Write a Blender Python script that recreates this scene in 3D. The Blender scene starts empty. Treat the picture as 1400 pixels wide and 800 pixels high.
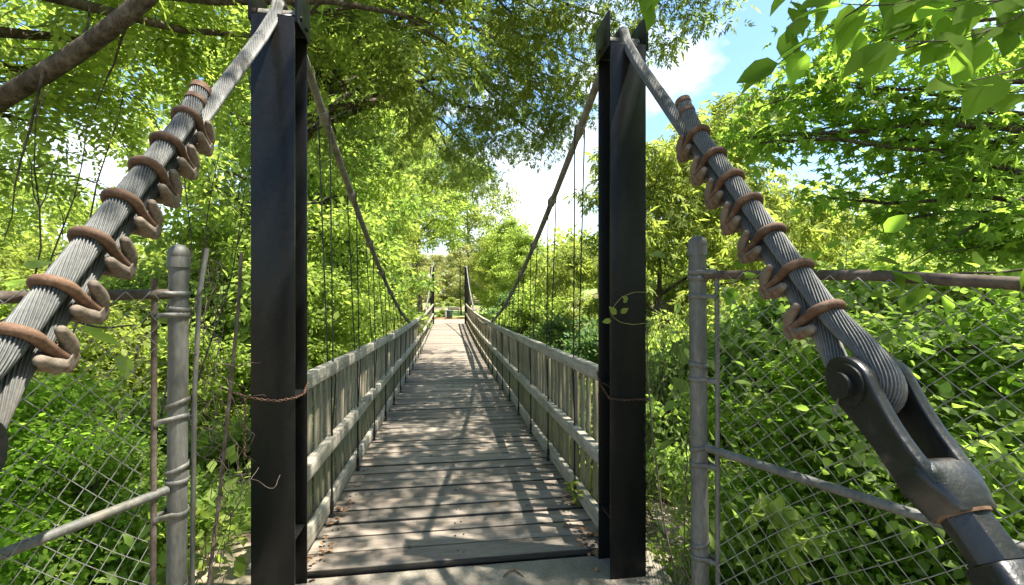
import bpy, bmesh, math, random
import numpy as np
from mathutils import Vector, Matrix

sc = bpy.context.scene
COL = sc.collection
PI = math.pi
rng = np.random.default_rng(7)
random.seed(7)

# ---------------------------------------------------------------- camera model
F = 622.0                       # focal length in photo pixels (1400 wide)
TH = math.atan(87.0 / F)
CS, SN = math.cos(TH), math.sin(TH)
HOR = 402.0
def W(px, py, d):
    """world point seen at a photo pixel at depth d along the view axis"""
    u = (px - 700.0) / F * d
    return np.array([u * CS + d * SN, -u * SN + d * CS, (HOR - py) / F * d])

# ---------------------------------------------------------------- mesh builder
class MB:
    def __init__(s):
        s.v = []; s.f = []; s.n = 0
    def add(s, v, f):
        v = np.asarray(v, float).reshape(-1, 3); f = np.asarray(f, int)
        if len(f) == 0: return s
        s.v.append(v); s.f.append(f + s.n); s.n += len(v); return s
    def box(s, c, size, rot=None, jitter=0):
        h = np.array(size) / 2.0
        v = np.array([[x, y, z] for x in (-1, 1) for y in (-1, 1) for z in (-1, 1)], float) * h
        if rot is not None: v = v @ np.array(rot).T
        f = [[0, 1, 3, 2], [4, 6, 7, 5], [0, 4, 5, 1], [2, 3, 7, 6], [0, 2, 6, 4], [1, 5, 7, 3]]
        return s.add(v + np.array(c), f)
    def hexa(s, v8):
        f = [[0, 1, 3, 2], [4, 6, 7, 5], [0, 4, 5, 1], [2, 3, 7, 6], [0, 2, 6, 4], [1, 5, 7, 3]]
        return s.add(v8, f)
    def tube(s, pts, r, sides=6, cap=True, profile=None, twist=0.0):
        P = np.asarray(pts, float); n = len(P)
        R = np.full(n, r, float) if np.isscalar(r) else np.asarray(r, float)
        T = np.zeros_like(P); T[1:-1] = P[2:] - P[:-2]; T[0] = P[1] - P[0]; T[-1] = P[-1] - P[-2]
        T /= np.linalg.norm(T, axis=1)[:, None] + 1e-12
        ref = np.array([1.0, 0, 0]) if abs(T[0][0]) < .8 else np.array([0, 0, 1.0])
        N = np.zeros_like(P); a = ref - T[0] * ref.dot(T[0]); N[0] = a / np.linalg.norm(a)
        for i in range(1, n):
            a = N[i - 1] - T[i] * N[i - 1].dot(T[i]); N[i] = a / (np.linalg.norm(a) + 1e-12)
        B = np.cross(T, N)
        L = np.concatenate([[0], np.cumsum(np.linalg.norm(P[1:] - P[:-1], axis=1))])
        ang = np.linspace(0, 2 * PI, sides, endpoint=False)
        prof = np.ones(sides) if profile is None else profile
        A = ang[None, :] + twist * L[:, None]
        V = P[:, None, :] + (R[:, None] * prof[None, :])[:, :, None] * (np.cos(A)[:, :, None] * N[:, None, :] + np.sin(A)[:, :, None] * B[:, None, :])
        i = np.arange(n - 1)[:, None] * sides; j = np.arange(sides)[None, :]; k = (j + 1) % sides
        Fq = np.stack([i + j, i + k, i + sides + k, i + sides + j], -1).reshape(-1, 4)
        base = s.n
        s.add(V.reshape(-1, 3), Fq)
        if cap:
            c = np.array([P[0], P[-1]])
            t0 = np.stack([np.full(sides, 0), 2 + (np.arange(sides) + 1) % sides, 2 + np.arange(sides)], -1)
            t1 = np.stack([np.full(sides, 1), 2 + sides + np.arange(sides), 2 + sides + (np.arange(sides) + 1) % sides], -1)
            s.add(np.concatenate([c, V[0], V[-1]]), np.concatenate([t0, t1]))
        return s
    def rounded(s, pts, r, sides=10, k=4):
        """tube with hemispherical ends"""
        P = [np.array(p, float) for p in pts]
        R = [r] * len(P) if np.isscalar(r) else list(r)
        d0 = (P[0] - P[1]); d0 /= np.linalg.norm(d0); d1 = (P[-1] - P[-2]); d1 /= np.linalg.norm(d1)
        a = [(P[0] + d0 * R[0] * math.sin(t), R[0] * math.cos(t) + 1e-4) for t in np.linspace(PI / 2, 0, k + 1)[:-1]]
        b = [(P[-1] + d1 * R[-1] * math.sin(t), R[-1] * math.cos(t) + 1e-4) for t in np.linspace(0, PI / 2, k + 1)[1:]]
        Q = [x[0] for x in a] + P + [x[0] for x in b]; RR = [x[1] for x in a] + R + [x[1] for x in b]
        return s.tube(Q, RR, sides)
    def disc(s, c, axis, r, th, sides=24, r2=None):
        a = np.array(axis, float); a /= np.linalg.norm(a); c = np.array(c, float)
        return s.tube([c - a * th / 2, c + a * th / 2], [r, r if r2 is None else r2], sides)
    def mesh(s, name, origin=(0, 0, 0), smooth=False):
        me = bpy.data.meshes.new(name)
        V = np.concatenate(s.v) - np.array(origin)
        tot = np.concatenate([np.full(len(f), f.shape[1]) for f in s.f])
        loops = np.concatenate([f.reshape(-1) for f in s.f])
        me.vertices.add(len(V)); me.vertices.foreach_set('co', V.astype(np.float32).reshape(-1))
        me.loops.add(len(loops)); me.loops.foreach_set('vertex_index', loops.astype(np.int32))
        me.polygons.add(len(tot)); st = np.concatenate([[0], np.cumsum(tot)[:-1]])
        me.polygons.foreach_set('loop_start', st.astype(np.int32)); me.polygons.foreach_set('loop_total', tot.astype(np.int32))
        if smooth: me.polygons.foreach_set('use_smooth', np.ones(len(tot), bool))
        me.update(calc_edges=True)
        return me

def tag(o, label=None, cat=None, group=None, kind=None):
    if label: o['label'] = label
    if cat: o['category'] = cat
    if group: o['group'] = group
    if kind: o['kind'] = kind
    return o
def thing(name, label, cat, loc=(0, 0, 0), group=None):
    o = bpy.data.objects.new(name, None); COL.objects.link(o); o.location = loc
    o.empty_display_size = .1
    return tag(o, label, cat, group)
def origin_of(o):
    p = np.zeros(3)
    while o is not None:
        p += np.array(o.location); o = o.parent
    return p
def part(name, mb, mat, parent=None, smooth=False, bevel=0, kind=None, seg=2):
    """world-space geometry -> one mesh object, local to its parent"""
    me = mb.mesh(name, origin_of(parent), smooth)
    me.materials.append(mat)
    o = bpy.data.objects.new(name, me); COL.objects.link(o); o.parent = parent
    if bevel:
        m = o.modifiers.new('bevel', 'BEVEL'); m.width = bevel; m.segments = seg; m.limit_method = 'ANGLE'; m.angle_limit = math.radians(40)
    if kind: o['kind'] = kind
    return o

# ---------------------------------------------------------------- materials
def newmat(name):
    m = bpy.data.materials.new(name); m.use_nodes = True
    nt = m.node_tree; nt.nodes.clear()
    out = nt.nodes.new('ShaderNodeOutputMaterial')
    return m, nt, out
def N(nt, t, **kw):
    n = nt.nodes.new(t)
    for k, v in kw.items():
        if k in n.inputs: n.inputs[k].default_value = v
        else: setattr(n, k, v)
    return n
def ramp(nt, fac, stops):
    r = nt.nodes.new('ShaderNodeValToRGB'); e = r.color_ramp.elements
    while len(e) < len(stops): e.new(.5)
    for i, (p, c) in enumerate(stops):
        e[i].position = p; e[i].color = (*c, 1) if len(c) == 3 else c
    nt.links.new(fac, r.inputs[0]); return r
def mixc(nt, fac, a, b, mode='MIX'):
    m = nt.nodes.new('ShaderNodeMix'); m.data_type = 'RGBA'; m.blend_type = mode
    for s, v in ((m.inputs[0], fac), (m.inputs[6], a), (m.inputs[7], b)):
        if hasattr(v, 'default_value') or hasattr(v, 'is_linked'): nt.links.new(v, s)
        elif isinstance(v, tuple): s.default_value = (*v, 1)
        else: s.default_value = v
    return m.outputs[2]
def noise(nt, coord, scale, detail=4, rough=.6, vec=None):
    mp = N(nt, 'ShaderNodeMapping'); nt.links.new(coord, mp.inputs[0])
    if vec: mp.inputs['Scale'].default_value = vec
    n = N(nt, 'ShaderNodeTexNoise', Scale=scale, Detail=detail, Roughness=rough)
    nt.links.new(mp.outputs[0], n.inputs['Vector']); return n.outputs['Fac']
def bump(nt, h, strength, dist=.01):
    b = N(nt, 'ShaderNodeBump', Strength=strength, Distance=dist); nt.links.new(h, b.inputs['Height']); return b.outputs[0]
def surface(name, colors, scale=8, vec=None, rough=.8, metal=0.0, bmp=.3, bdist=.004, fine=60, spec=.3, island=0.0, perobj=0.0, tint=None, tintscale=3, tintpos=(.5, .65)):
    m, nt, out = newmat(name)
    tc = N(nt, 'ShaderNodeTexCoord').outputs['Object']
    a = noise(nt, tc, scale, 6, .65, vec)
    n = len(colors)
    r = ramp(nt, a, [(.3 + .4 * i / max(1, n - 1), c) for i, c in enumerate(colors)])
    col = r.outputs[0]
    if tint:
        t = noise(nt, tc, tintscale, 5, .6)
        tr = ramp(nt, t, [(tintpos[0], (0, 0, 0)), (tintpos[1], (1, 1, 1))])
        col = mixc(nt, tr.outputs[0], col, tint)
    b = noise(nt, tc, fine, 4, .6, vec)
    fr = ramp(nt, b, [(.3, (.72, .72, .72)), (.7, (1.18, 1.18, 1.18))])
    col = mixc(nt, 1.0, col, fr.outputs[0], 'MULTIPLY')
    if island or perobj:
        if island: rnd = N(nt, 'ShaderNodeNewGeometry').outputs['Random Per Island']; k = island
        else: rnd = N(nt, 'ShaderNodeObjectInfo').outputs['Random']; k = perobj
        ir = ramp(nt, rnd, [(0, (1 - k, 1 - k, 1 - k)), (1, (1 + k, 1 + k * .95, 1 + k * .9))])
        col = mixc(nt, 1.0, col, ir.outputs[0], 'MULTIPLY')
    p = N(nt, 'ShaderNodeBsdfPrincipled', Roughness=rough, Metallic=metal)
    p.inputs['Specular IOR Level'].default_value = spec
    nt.links.new(col, p.inputs['Base Color'])
    nt.links.new(bump(nt, b, bmp, bdist), p.inputs['Normal'])
    nt.links.new(p.outputs[0], out.inputs[0]); return m
def darken_sides(m, k=.22):  # gap darkness between planks is put into the colour of their side faces
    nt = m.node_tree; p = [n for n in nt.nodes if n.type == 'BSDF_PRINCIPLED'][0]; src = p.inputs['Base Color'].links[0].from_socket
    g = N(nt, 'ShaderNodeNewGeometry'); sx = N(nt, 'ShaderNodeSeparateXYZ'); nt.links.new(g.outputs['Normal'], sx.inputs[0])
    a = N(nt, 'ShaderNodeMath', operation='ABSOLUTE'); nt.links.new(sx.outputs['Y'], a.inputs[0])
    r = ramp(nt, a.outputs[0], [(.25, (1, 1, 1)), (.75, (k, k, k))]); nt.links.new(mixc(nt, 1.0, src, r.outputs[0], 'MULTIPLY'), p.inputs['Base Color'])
def leafmat(name, c0, c1, c2, trans=.45, gain=1.9, rough=.55, spec=.15):
    """thin leaf: reflects a little, lets sun through yellower"""
    m, nt, out = newmat(name)
    rnd = N(nt, 'ShaderNodeNewGeometry').outputs['Random Per Island']
    tc = N(nt, 'ShaderNodeTexCoord').outputs['Object']
    nz = noise(nt, tc, .9, 2, .5)
    ad = N(nt, 'ShaderNodeMath', operation='ADD'); nt.links.new(rnd, ad.inputs[0]); nt.links.new(nz, ad.inputs[1])
    ml = N(nt, 'ShaderNodeMath', operation='MULTIPLY'); nt.links.new(ad.outputs[0], ml.inputs[0]); ml.inputs[1].default_value = .5
    r = ramp(nt, ml.outputs[0], [(.2, c0), (.5, c1), (.8, c2)])
    p = N(nt, 'ShaderNodeBsdfPrincipled', Roughness=rough); p.inputs['Specular IOR Level'].default_value = spec
    nt.links.new(r.outputs[0], p.inputs['Base Color'])
    tcx = mixc(nt, 1.0, r.outputs[0], (gain * .98, gain, gain * .66), 'MULTIPLY')
    t = N(nt, 'ShaderNodeBsdfTranslucent'); nt.links.new(tcx, t.inputs[0])
    mx = N(nt, 'ShaderNodeMixShader', Fac=trans)
    nt.links.new(p.outputs[0], mx.inputs[1]); nt.links.new(t.outputs[0], mx.inputs[2]); nt.links.new(mx.outputs[0], out.inputs[0])
    return m

M = {}
M['plank'] = surface('deck_wood', [(.185, .15, .115), (.25, .21, .165), (.31, .27, .22)], 1.3, (.8, 9, 9), .8, 0, .7, .003, 13, .2, island=.22)
darken_sides(M['plank'])
M['rail'] = surface('rail_wood', [(.23, .205, .155), (.35, .32, .25), (.44, .41, .33)], 2.2, (9, .9, 9), .8, 0, .5, .004, 9, .2, island=.12, tint=(.20, .21, .12), tintscale=2.2, tintpos=(.55, .85))
M['picket'] = surface('picket_wood', [(.15, .125, .08), (.24, .21, .14), (.32, .28, .20)], 2.5, (9, 9, .9), .85, 0, .5, .003, 9, .15, perobj=.22, tint=(.17, .19, .085), tintscale=2)
M['beam'] = surface('beam_wood', [(.07, .06, .05), (.14, .12, .09)], 3, (9, .9, 9), .85)
M['steel'] = surface('black_paint', [(.0075, .008, .0075), (.012, .0125, .0115)], 3, None, .28, 0, .08, .002, 45, .18, tint=(.019, .014, .011), tintscale=1.2, tintpos=(.5, .8))
M['black'] = surface('black_iron', [(.006, .0065, .006), (.013, .0135, .0125)], 14, None, .36, 0, .6, .002, 70, .5, tint=(.045, .036, .028), tintscale=14, tintpos=(.58, .72))
M['rustedge'] = surface('worn_iron_edge', [(.10, .055, .03), (.19, .11, .06)], 40, None, .7)
M['cable'] = surface('galvanised_wire', [(.08, .082, .076), (.11, .11, .10), (.14, .138, .127)], 5, None, .55, .3, .05, .0005, 90, .4, tint=(.22, .18, .13), tintscale=6, tintpos=(.55, .85))
M['cablefar'] = surface('weathered_cable', [(.12, .105, .085), (.22, .20, .17), (.30, .28, .245)], 9, None, .7, .2, .3, .002, 60, .3)
M['clip'] = surface('rusted_clip', [(.065, .034, .020), (.12, .066, .038), (.18, .115, .075)], 30, None, .75, .1, .6, .0015, 160, .3, perobj=.3)
M['saddle'] = surface('dusty_saddle', [(.11, .085, .062), (.17, .14, .105), (.22, .185, .145)], 26, None, .8, .05, .5, .0015, 150, .3, perobj=.2, tint=(.13, .065, .035), tintscale=30)
M['galv'] = surface('galvanised_pipe', [(.075, .075, .062), (.112, .11, .094), (.15, .147, .128)], 9, (1, 1, .3), .6, .2, .2, .001, 90, .4, tint=(.22, .19, .13), tintscale=6, tintpos=(.55, .75))
M['wire'] = surface('fence_wire', [(.20, .20, .17), (.31, .31, .27)], 20, None, .5, .35, .1, .001, 90, .4)
M['rust'] = surface('rusty_pipe', [(.05, .036, .026), (.095, .07, .052), (.14, .115, .09)], 16, None, .85, 0, .5, .002, 90)
M['hanger'] = surface('black_hanger_wire', [(.015, .015, .014), (.035, .033, .03)], 20, None, .6, .2)
M['concrete'] = surface('concrete_slab', [(.17, .145, .11), (.25, .22, .17), (.31, .275, .22)], 5, None, .9, 0, .5, .003, 120, .2)
M['dirt'] = surface('dirt_and_litter', [(.06, .045, .028), (.16, .12, .075), (.30, .245, .17), (.36, .31, .23)], 1.6, None, .95, 0, .9, .02, 30, .1, tint=(.05, .07, .02), tintscale=.9, tintpos=(.5, .62))
M['creek'] = surface('creek_water', [(.05, .055, .035), (.09, .09, .06)], 2, None, .08, 0, .2, .01, 8, .5)
M['sandbar'] = surface('pale_sand', [(.30, .25, .18), (.46, .40, .31)], 4, None, .95, 0, .7, .01, 60, .1)
M['rock'] = surface('grey_rock', [(.17, .16, .14), (.30, .29, .26), (.42, .40, .36)], 6, None, .9, 0, .8, .01, 30, .2)
M['bark'] = surface('grey_brown_bark', [(.035, .027, .02), (.10, .08, .06), (.19, .16, .125)], 16, (1, 1, .4), .95, 0, 1.0, .03, 34, .1)
M['bark_pale'] = surface('pale_bark', [(.13, .11, .085), (.24, .21, .17)], 9, (1, 1, .35), .95, 0, .8, .008, 28, .1)
M['grass'] = surface('mown_grass', [(.16, .24, .07), (.24, .33, .10), (.30, .36, .13)], 1.2, None, .95, 0, .6, .02, 18, .05)
M['drygrass'] = surface('pale_dry_grass', [(.26, .27, .10), (.38, .36, .16)], 1.0, None, .95, 0, .6, .02, 18, .05)
M['mulch'] = surface('reddish_mulch', [(.20, .11, .06), (.32, .20, .12)], 6, None, .95, 0, .8, .02, 40, .05)
M['bin'] = surface('green_grey_metal', [(.04, .075, .05), (.07, .115, .085)], 9, None, .5, .1)
M['greypaint'] = surface('light_grey_paint', [(.30, .33, .34), (.42, .45, .46)], 9, None, .5)
M['fenceGreen'] = surface('dull_brown_wood', [(.10, .085, .06), (.17, .15, .11)], 9, None, .8)
M['dry'] = surface('dry_leaf', [(.14, .07, .035), (.26, .16, .08)], 30, None, .9, island=.4)

M['leaf_bright'] = leafmat('bright_leaf', (0.127, 0.167, 0.038), (0.204, 0.268, 0.061), (0.308, 0.377, 0.086), .58, 2.1)
M['leaf_yellow'] = leafmat('yellow_green_leaf', (0.152, 0.179, 0.041), (0.217, 0.257, 0.058), (0.279, 0.330, 0.075), .58, 1.8)
M['leaf_mid'] = leafmat('mid_green_leaf', (0.095, 0.140, 0.032), (0.156, 0.229, 0.052), (0.232, 0.328, 0.074), .58, 2.1)
M['leaf_dark'] = leafmat('oak_leaf', (.10, .135, .033), (.17, .22, .053), (.25, .29, .075), .55, 2.2)
M['leaf_blue'] = leafmat('cool_green_leaf', (0.069, 0.115, 0.038), (0.101, 0.170, 0.056), (0.159, 0.242, 0.080), .45, 1.9)
M['leaf_pale'] = leafmat('pale_willow_leaf', (0.213, 0.235, 0.092), (0.318, 0.329, 0.129), (0.457, 0.423, 0.169), .45, 1.6)
M['leaf_near'] = leafmat('broad_backlit_leaf', (0.094, 0.151, 0.022), (0.122, 0.198, 0.029), (0.151, 0.244, 0.035), .72, 2.4, .8, .04)
M['leaf_star'] = leafmat('sweetgum_leaf', (0.104, 0.158, 0.028), (0.144, 0.218, 0.038), (0.203, 0.303, 0.053), .6, 2.6)

# ---------------------------------------------------------------- leaves
def T_(v, f): return np.array(v, float), np.array(f, int)
LEAF = {
    'quad': T_([(0, 0, 0), (-.3, .5, .07), (0, 1, -.05), (.3, .5, .07)], [(0, 1, 2), (0, 2, 3)]),
    'ovate': T_([(0, 0, 0), (-.27, .2, .05), (-.33, .5, .06), (-.2, .78, .02), (0, 1.05, -.1), (.2, .78, .02), (.33, .5, .06), (.27, .2, .05), (0, .5, -.02)],
                [(0, 1, 8), (1, 2, 8), (2, 3, 8), (3, 4, 8), (4, 5, 8), (5, 6, 8), (6, 7, 8), (7, 0, 8)]),
}
def star():
    v = [(0, .42, 0)]; tips = [-150 + 40, -55, 0, 55, 110]
    pts = [(0, 0, 0)]
    angs = [118, 60, 0, -60, -118]
    for i, a in enumerate(angs):
        t = math.radians(a); L = .58 if abs(a) < 100 else .46
        if i > 0:
            b = math.radians((angs[i - 1] + a) / 2); pts.append((-math.sin(b) * .2, .42 + math.cos(b) * .2, .03))
        pts.append((-math.sin(t + .22) * L * .55, .42 + math.cos(t + .22) * L * .55, .02))
        pts.append((-math.sin(t) * L, .42 + math.cos(t) * L, -.06))
        pts.append((-math.sin(t - .22) * L * .55, .42 + math.cos(t - .22) * L * .55, .02))
    n = len(pts)
    return T_(v + pts, [(0, 1 + i, 1 + (i + 1) % n) for i in range(n)])
LEAF['star'] = star()
def compound():
    V = []; Fc = []
    def leaflet(x, y, a, L):
        b = len(V); t = np.array([math.sin(a), math.cos(a)]); s = np.array([t[1], -t[0]])
        for u, w, z in ((0, 0, 0), (.5, -.22, .02), (1, 0, -.03), (.5, .22, .02)):
            p = np.array([x, y]) + t * u * L + s * w * L; V.append((p[0], p[1], z * L - .25 * y * y))
        Fc.extend([(b, b + 1, b + 2), (b, b + 2, b + 3)])
    for k in range(6):
        y = .16 + k * .14
        for sg in (-1, 1): leaflet(0, y, sg * (1.15 - .05 * k), .27 - .02 * abs(k - 2))
    leaflet(0, .98, 0, .24)
    b = len(V); V.extend([(-.006, 0, 0), (.006, 0, 0), (.003, 1, -.25), (-.003, 1, -.25)]); Fc.extend([(b, b + 1, b + 2), (b, b + 2, b + 3)])
    return T_(V, Fc)
LEAF['compound'] = compound()
def spray():
    V = []; Fc = []
    for a, L, y in ((-1.1, .7, .1), (-.6, .85, .3), (-.15, 1, .4), (.35, .9, .35), (.8, .8, .2), (1.3, .65, .05)):
        b = len(V); t = np.array([math.sin(a), math.cos(a)]); s = np.array([t[1], -t[0]])
        for u, w, z in ((0, 0, 0), (.5, -.13, .03), (1, 0, -.12), (.5, .13, .03)):
            p = np.array([0, y]) + t * u * L * .7 + s * w * L * .7; V.append((p[0], p[1], z))
        Fc.extend([(b, b + 1, b + 2), (b, b + 2, b + 3)])
    return T_(V, Fc)
LEAF['spray'] = spray()
def compose_blob():
    V = []; Fc = []; r = np.random.default_rng(3)
    return V, Fc

def unit(a): return a / (np.linalg.norm(a, axis=-1, keepdims=True) + 1e-9)
def leaves(mb, P, tip, nrm, size, kind):
    tv, tf = LEAF[kind]
    tip = unit(tip); x = unit(np.cross(tip, nrm)); n = np.cross(x, tip)
    n_ = len(P); s = np.broadcast_to(size, (n_,))[:, None, None]
    V = P[:, None, :] + s * (x[:, None, :] * tv[None, :, 0:1] + tip[:, None, :] * tv[None, :, 1:2] + n[:, None, :] * tv[None, :, 2:3])
    Fc = tf[None, :, :] + (np.arange(n_) * len(tv))[:, None, None]
    mb.add(V.reshape(-1, 3), Fc.reshape(-1, tf.shape[1]))
def clump_leaves(mb, C, cr, per, size, kind, r, flat=.55, droop=.25):
    """leaves round many clump centres C (k,3), radius cr (scalar or k)"""
    k = len(C); cr = np.broadcast_to(cr, (k,))
    idx = np.repeat(np.arange(k), per); n = len(idx)
    o = unit(r.normal(size=(n, 3))) * (r.random((n, 1)) ** .45)
    P = C[idx] + o * np.array([1, 1, flat]) * cr[idx][:, None]
    tip = unit(o + r.normal(size=(n, 3)) * .6 + np.array([0, 0, -droop]))
    nrm = unit(r.normal(size=(n, 3)) * .55 + np.array([0, 0, 1.0]) + o * .35)
    leaves(mb, P, tip, nrm, size * (.7 + .6 * r.random(n)), kind)

def curve(a, b, r, wob=.12, n=6, up=.15):
    a = np.array(a, float); b = np.array(b, float); L = np.linalg.norm(b - a)
    t = np.linspace(0, 1, n)[:, None]
    P = a + (b - a) * t + np.array([0, 0, 1]) * up * L * (t * (1 - t) * 4) * .5
    P[1:-1] += r.normal(size=(n - 2, 3)) * wob * L / n
    if n > 5: P[1:-1] = (P[:-2] + 2 * P[1:-1] + P[2:]) / 4
    return P
def crown(trunk_mb, leaf_mb, base, top, r0, lobes, r, kind, size, per, clump_r=.45, flat=.55, wob=.12, fork=.3, twig=.006, tr_sides=10, nclump=None, limbup=.12, droop=.25, limbscale=.42):
    """trunk base->top, a limb to each lobe (x,y,z,rx,ry,rz,n), twigs to each clump"""
    tp = curve(base, top, r, wob * .7, 9, 0)
    tr = r0 * (1 - np.linspace(0, 1, 9) * .75); tr[0] *= 1.35
    trunk_mb.tube(tp, tr, tr_sides)
    H = top[2] - base[2]
    for (x, y, z, rx, ry, rz, nc) in lobes:
        c = np.array([x, y, z])
        zz = np.clip((z - rz * .3 - np.linalg.norm(c[:2] - tp[4][:2]) * fork - base[2]) / H, .25, .97)
        i = zz * 8; i0 = int(i); fr = i - i0
        s = tp[i0] * (1 - fr) + tp[min(8, i0 + 1)] * fr; rs = (tr[i0] * (1 - fr) + tr[min(8, i0 + 1)] * fr)
        lp = curve(s, c, r, wob, 8, limbup); lr = np.linspace(min(rs * .7, r0 * limbscale), .012, 8)
        trunk_mb.tube(lp, lr, 6)
        o = unit(r.normal(size=(nc, 3))) * (r.random((nc, 1)) ** .38)
        C = c + o * np.array([rx, ry, rz])
        for q in C:
            j = int(np.clip(np.argmin(np.linalg.norm(lp - q, axis=1)) - 1, 1, 7))
            trunk_mb.tube(curve(lp[j], q, r, .18, 4, .05), np.linspace(max(lr[j] * .4, twig), twig * .5, 4), 3, cap=False)
        clump_leaves(leaf_mb, C, clump_r * (.7 + .6 * r.random(nc)), per, size, kind, r, flat, droop)

def tree_proto(seed, H, spread, kind, size, per, nl, nc, clump_r, r0=.16, low=.25, flat=.55, shape='round', droop=.25, z0=0.0):
    r = np.random.default_rng(seed); lobes = []
    for i in range(nl):
        t = (i + .5) / nl; z = H * (low + (1 - low) * t)
        if shape == 'round': rad = spread * math.sin(PI * min(1, .22 + .78 * t)) ** .7
        elif shape == 'cone': rad = spread * (1.05 - t)
        else: rad = spread * (.6 + .4 * math.sin(PI * t))
        a = i * 2.4 + r.random() * .6; q = rad * (.45 + .35 * r.random())
        s = spread * (.36 + .16 * r.random())
        lobes.append((math.cos(a) * q, math.sin(a) * q, z - s * .3, s, s, s * .62, nc))
    t = MB(); l = MB()
    crown(t, l, (0, 0, z0), np.array([r.normal() * .3, r.normal() * .3, H * .93]), r0, lobes, r, kind, size, per, clump_r, flat, droop=droop)
    return t.mesh('trunk', (0, 0, 0), True), l.mesh('crown')
def place_tree(name, proto, loc, rot, scale, leafm, barkm, label, cat='tree', group=None, zs=1.0):
    o = thing(name, label, cat, loc, group); o.rotation_euler = (0, 0, rot); o.scale = (scale, scale, scale * zs)
    for nm, me, m in (('trunk', proto[0], barkm), ('crown', proto[1], leafm)):
        c = bpy.data.objects.new(nm, me); COL.objects.link(c); c.parent = o
        if not me.materials: me.materials.append(m)
        c.material_slots[0].link = 'OBJECT'; c.material_slots[0].material = m
    return o

# ---------------------------------------------------------------- terrain
def sstep(a, b, x):
    t = np.clip((x - a) / (b - a), 0, 1); return t * t * (3 - 2 * t)
def terr(X, Y):
    X = np.asarray(X, float); Y = np.asarray(Y, float)
    wob = .6 * np.sin(X * .35 + 1) + .3 * np.sin(X * .9)
    z = -1.62 - 4.2 * sstep(2.9, 9.5, Y + wob * sstep(2, 5, np.abs(X))) + 4.1 * sstep(17, 25, Y + wob * .6)
    side = np.clip(np.abs(X) - 1.25, 0, 6)
    z = z - .16 * side * (1 - sstep(4, 8, Y)) 
    z = z + (.07 * np.sin(X * 2.1 + Y * 1.3) + .05 * np.sin(X * 4.3 - Y * 3.1)) * sstep(1.2, 2, np.abs(X)) * (1 - sstep(24, 27, Y))
    z = z + 2.2 * sstep(4, 14, X) * sstep(15, 30, Y) + 1.4 * sstep(5, 16, -X) * sstep(14, 28, Y)
    z = z + .035 * np.clip(Y - 48, 0, 60)
    return z
def grid(xs, ys, fz):
    X, Y = np.meshgrid(xs, ys); Z = fz(X, Y)
    V = np.stack([X, Y, Z], -1).reshape(-1, 3); nx = len(xs); ny = len(ys)
    i = (np.arange(ny - 1)[:, None] * nx + np.arange(nx - 1)[None, :]).reshape(-1)
    return MB().add(V, np.stack([i, i + 1, i + nx + 1, i + nx], -1))
xs = np.concatenate([np.linspace(-400, -22, 20)[:-1], np.linspace(-22, 22, 150), np.linspace(22, 400, 20)[1:]])
ys = np.concatenate([np.linspace(-300, -6, 16)[:-1], np.linspace(-6, 45, 170), np.linspace(45, 600, 40)[1:]])
tag(part('ground', grid(xs, ys, terr), M['dirt'], smooth=True), kind='structure')
tag(part('lawn', grid(np.linspace(-60, 60, 60), np.linspace(33.2, 62, 60), lambda X, Y: terr(X, Y) + .05), M['grass']), kind='structure')
tag(part('meadow', grid(np.linspace(-80, 80, 60), np.linspace(62, 140, 40), lambda X, Y: terr(X, Y) + .07), M['drygrass']), kind='structure')
tag(part('mulch_bed', grid(np.linspace(-3.2, 6, 20), np.linspace(29.3, 33.3, 10), lambda X, Y: terr(X, Y) + .03), M['mulch']), kind='structure')
# far path
tag(part('path', grid(np.linspace(-2.2, 3.2, 14), np.linspace(25.0, 29.4, 10), lambda X, Y: np.maximum(terr(X, Y) + .04, -1.64)), M['concrete']), kind='structure')
# near concrete pad (real thickness)
pad = MB(); pad.box((.05, 1.11, -1.70), (2.35, 3.07, .26))
tag(part('concrete_path', pad, M['concrete'], bevel=.012), kind='structure')
tag(part('creek', grid(np.linspace(-60, 60, 40), np.linspace(9, 18, 6), lambda X, Y: X * 0 - 5.72), M['creek']), kind='structure')
# sandy wash on the left slope
def blob_sheet(cx, cy, rx, ry, seed):
    r = np.random.default_rng(seed); n = 40; rings = 8; V = [[cx, cy]]; ph = r.random(4) * 6
    for k in range(1, rings + 1):
        for i in range(n):
            a = 2 * PI * i / n; q = k / rings * (1 + .14 * math.sin(3 * a + ph[0]) + .08 * math.sin(7 * a + ph[1]))
            V.append([cx + rx * q * math.cos(a), cy + ry * q * math.sin(a)])
    V = np.array(V); Z = terr(V[:, 0], V[:, 1]) + .025
    e = np.hypot((V[:, 0] - cx) / rx, (V[:, 1] - cy) / ry); Z -= .05 * np.clip(e - .8, 0, 1)
    m = MB(); m.add(np.c_[V, Z], [(0, 1 + i, 1 + (i + 1) % n) for i in range(n)])
    q = []
    for k in range(rings - 1):
        for i in range(n):
            a = 1 + k * n + i; b = 1 + k * n + (i + 1) % n; q.append((a, a + n, b + n, b))
    m2 = MB(); m2.add(np.c_[V, Z], q); m.v += m2.v; m.f += [f + m.n for f in m2.f]; m.n += m2.n
    return m
tag(part('sand_wash', blob_sheet(-2.9, 7.0, 1.3, 2.6, 1), M['sandbar'], smooth=True), kind='structure')
tag(part('sandy_ground', blob_sheet(2.3, 3.6, .9, 1.8, 2), M['sandbar'], smooth=True), kind='structure')

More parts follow.
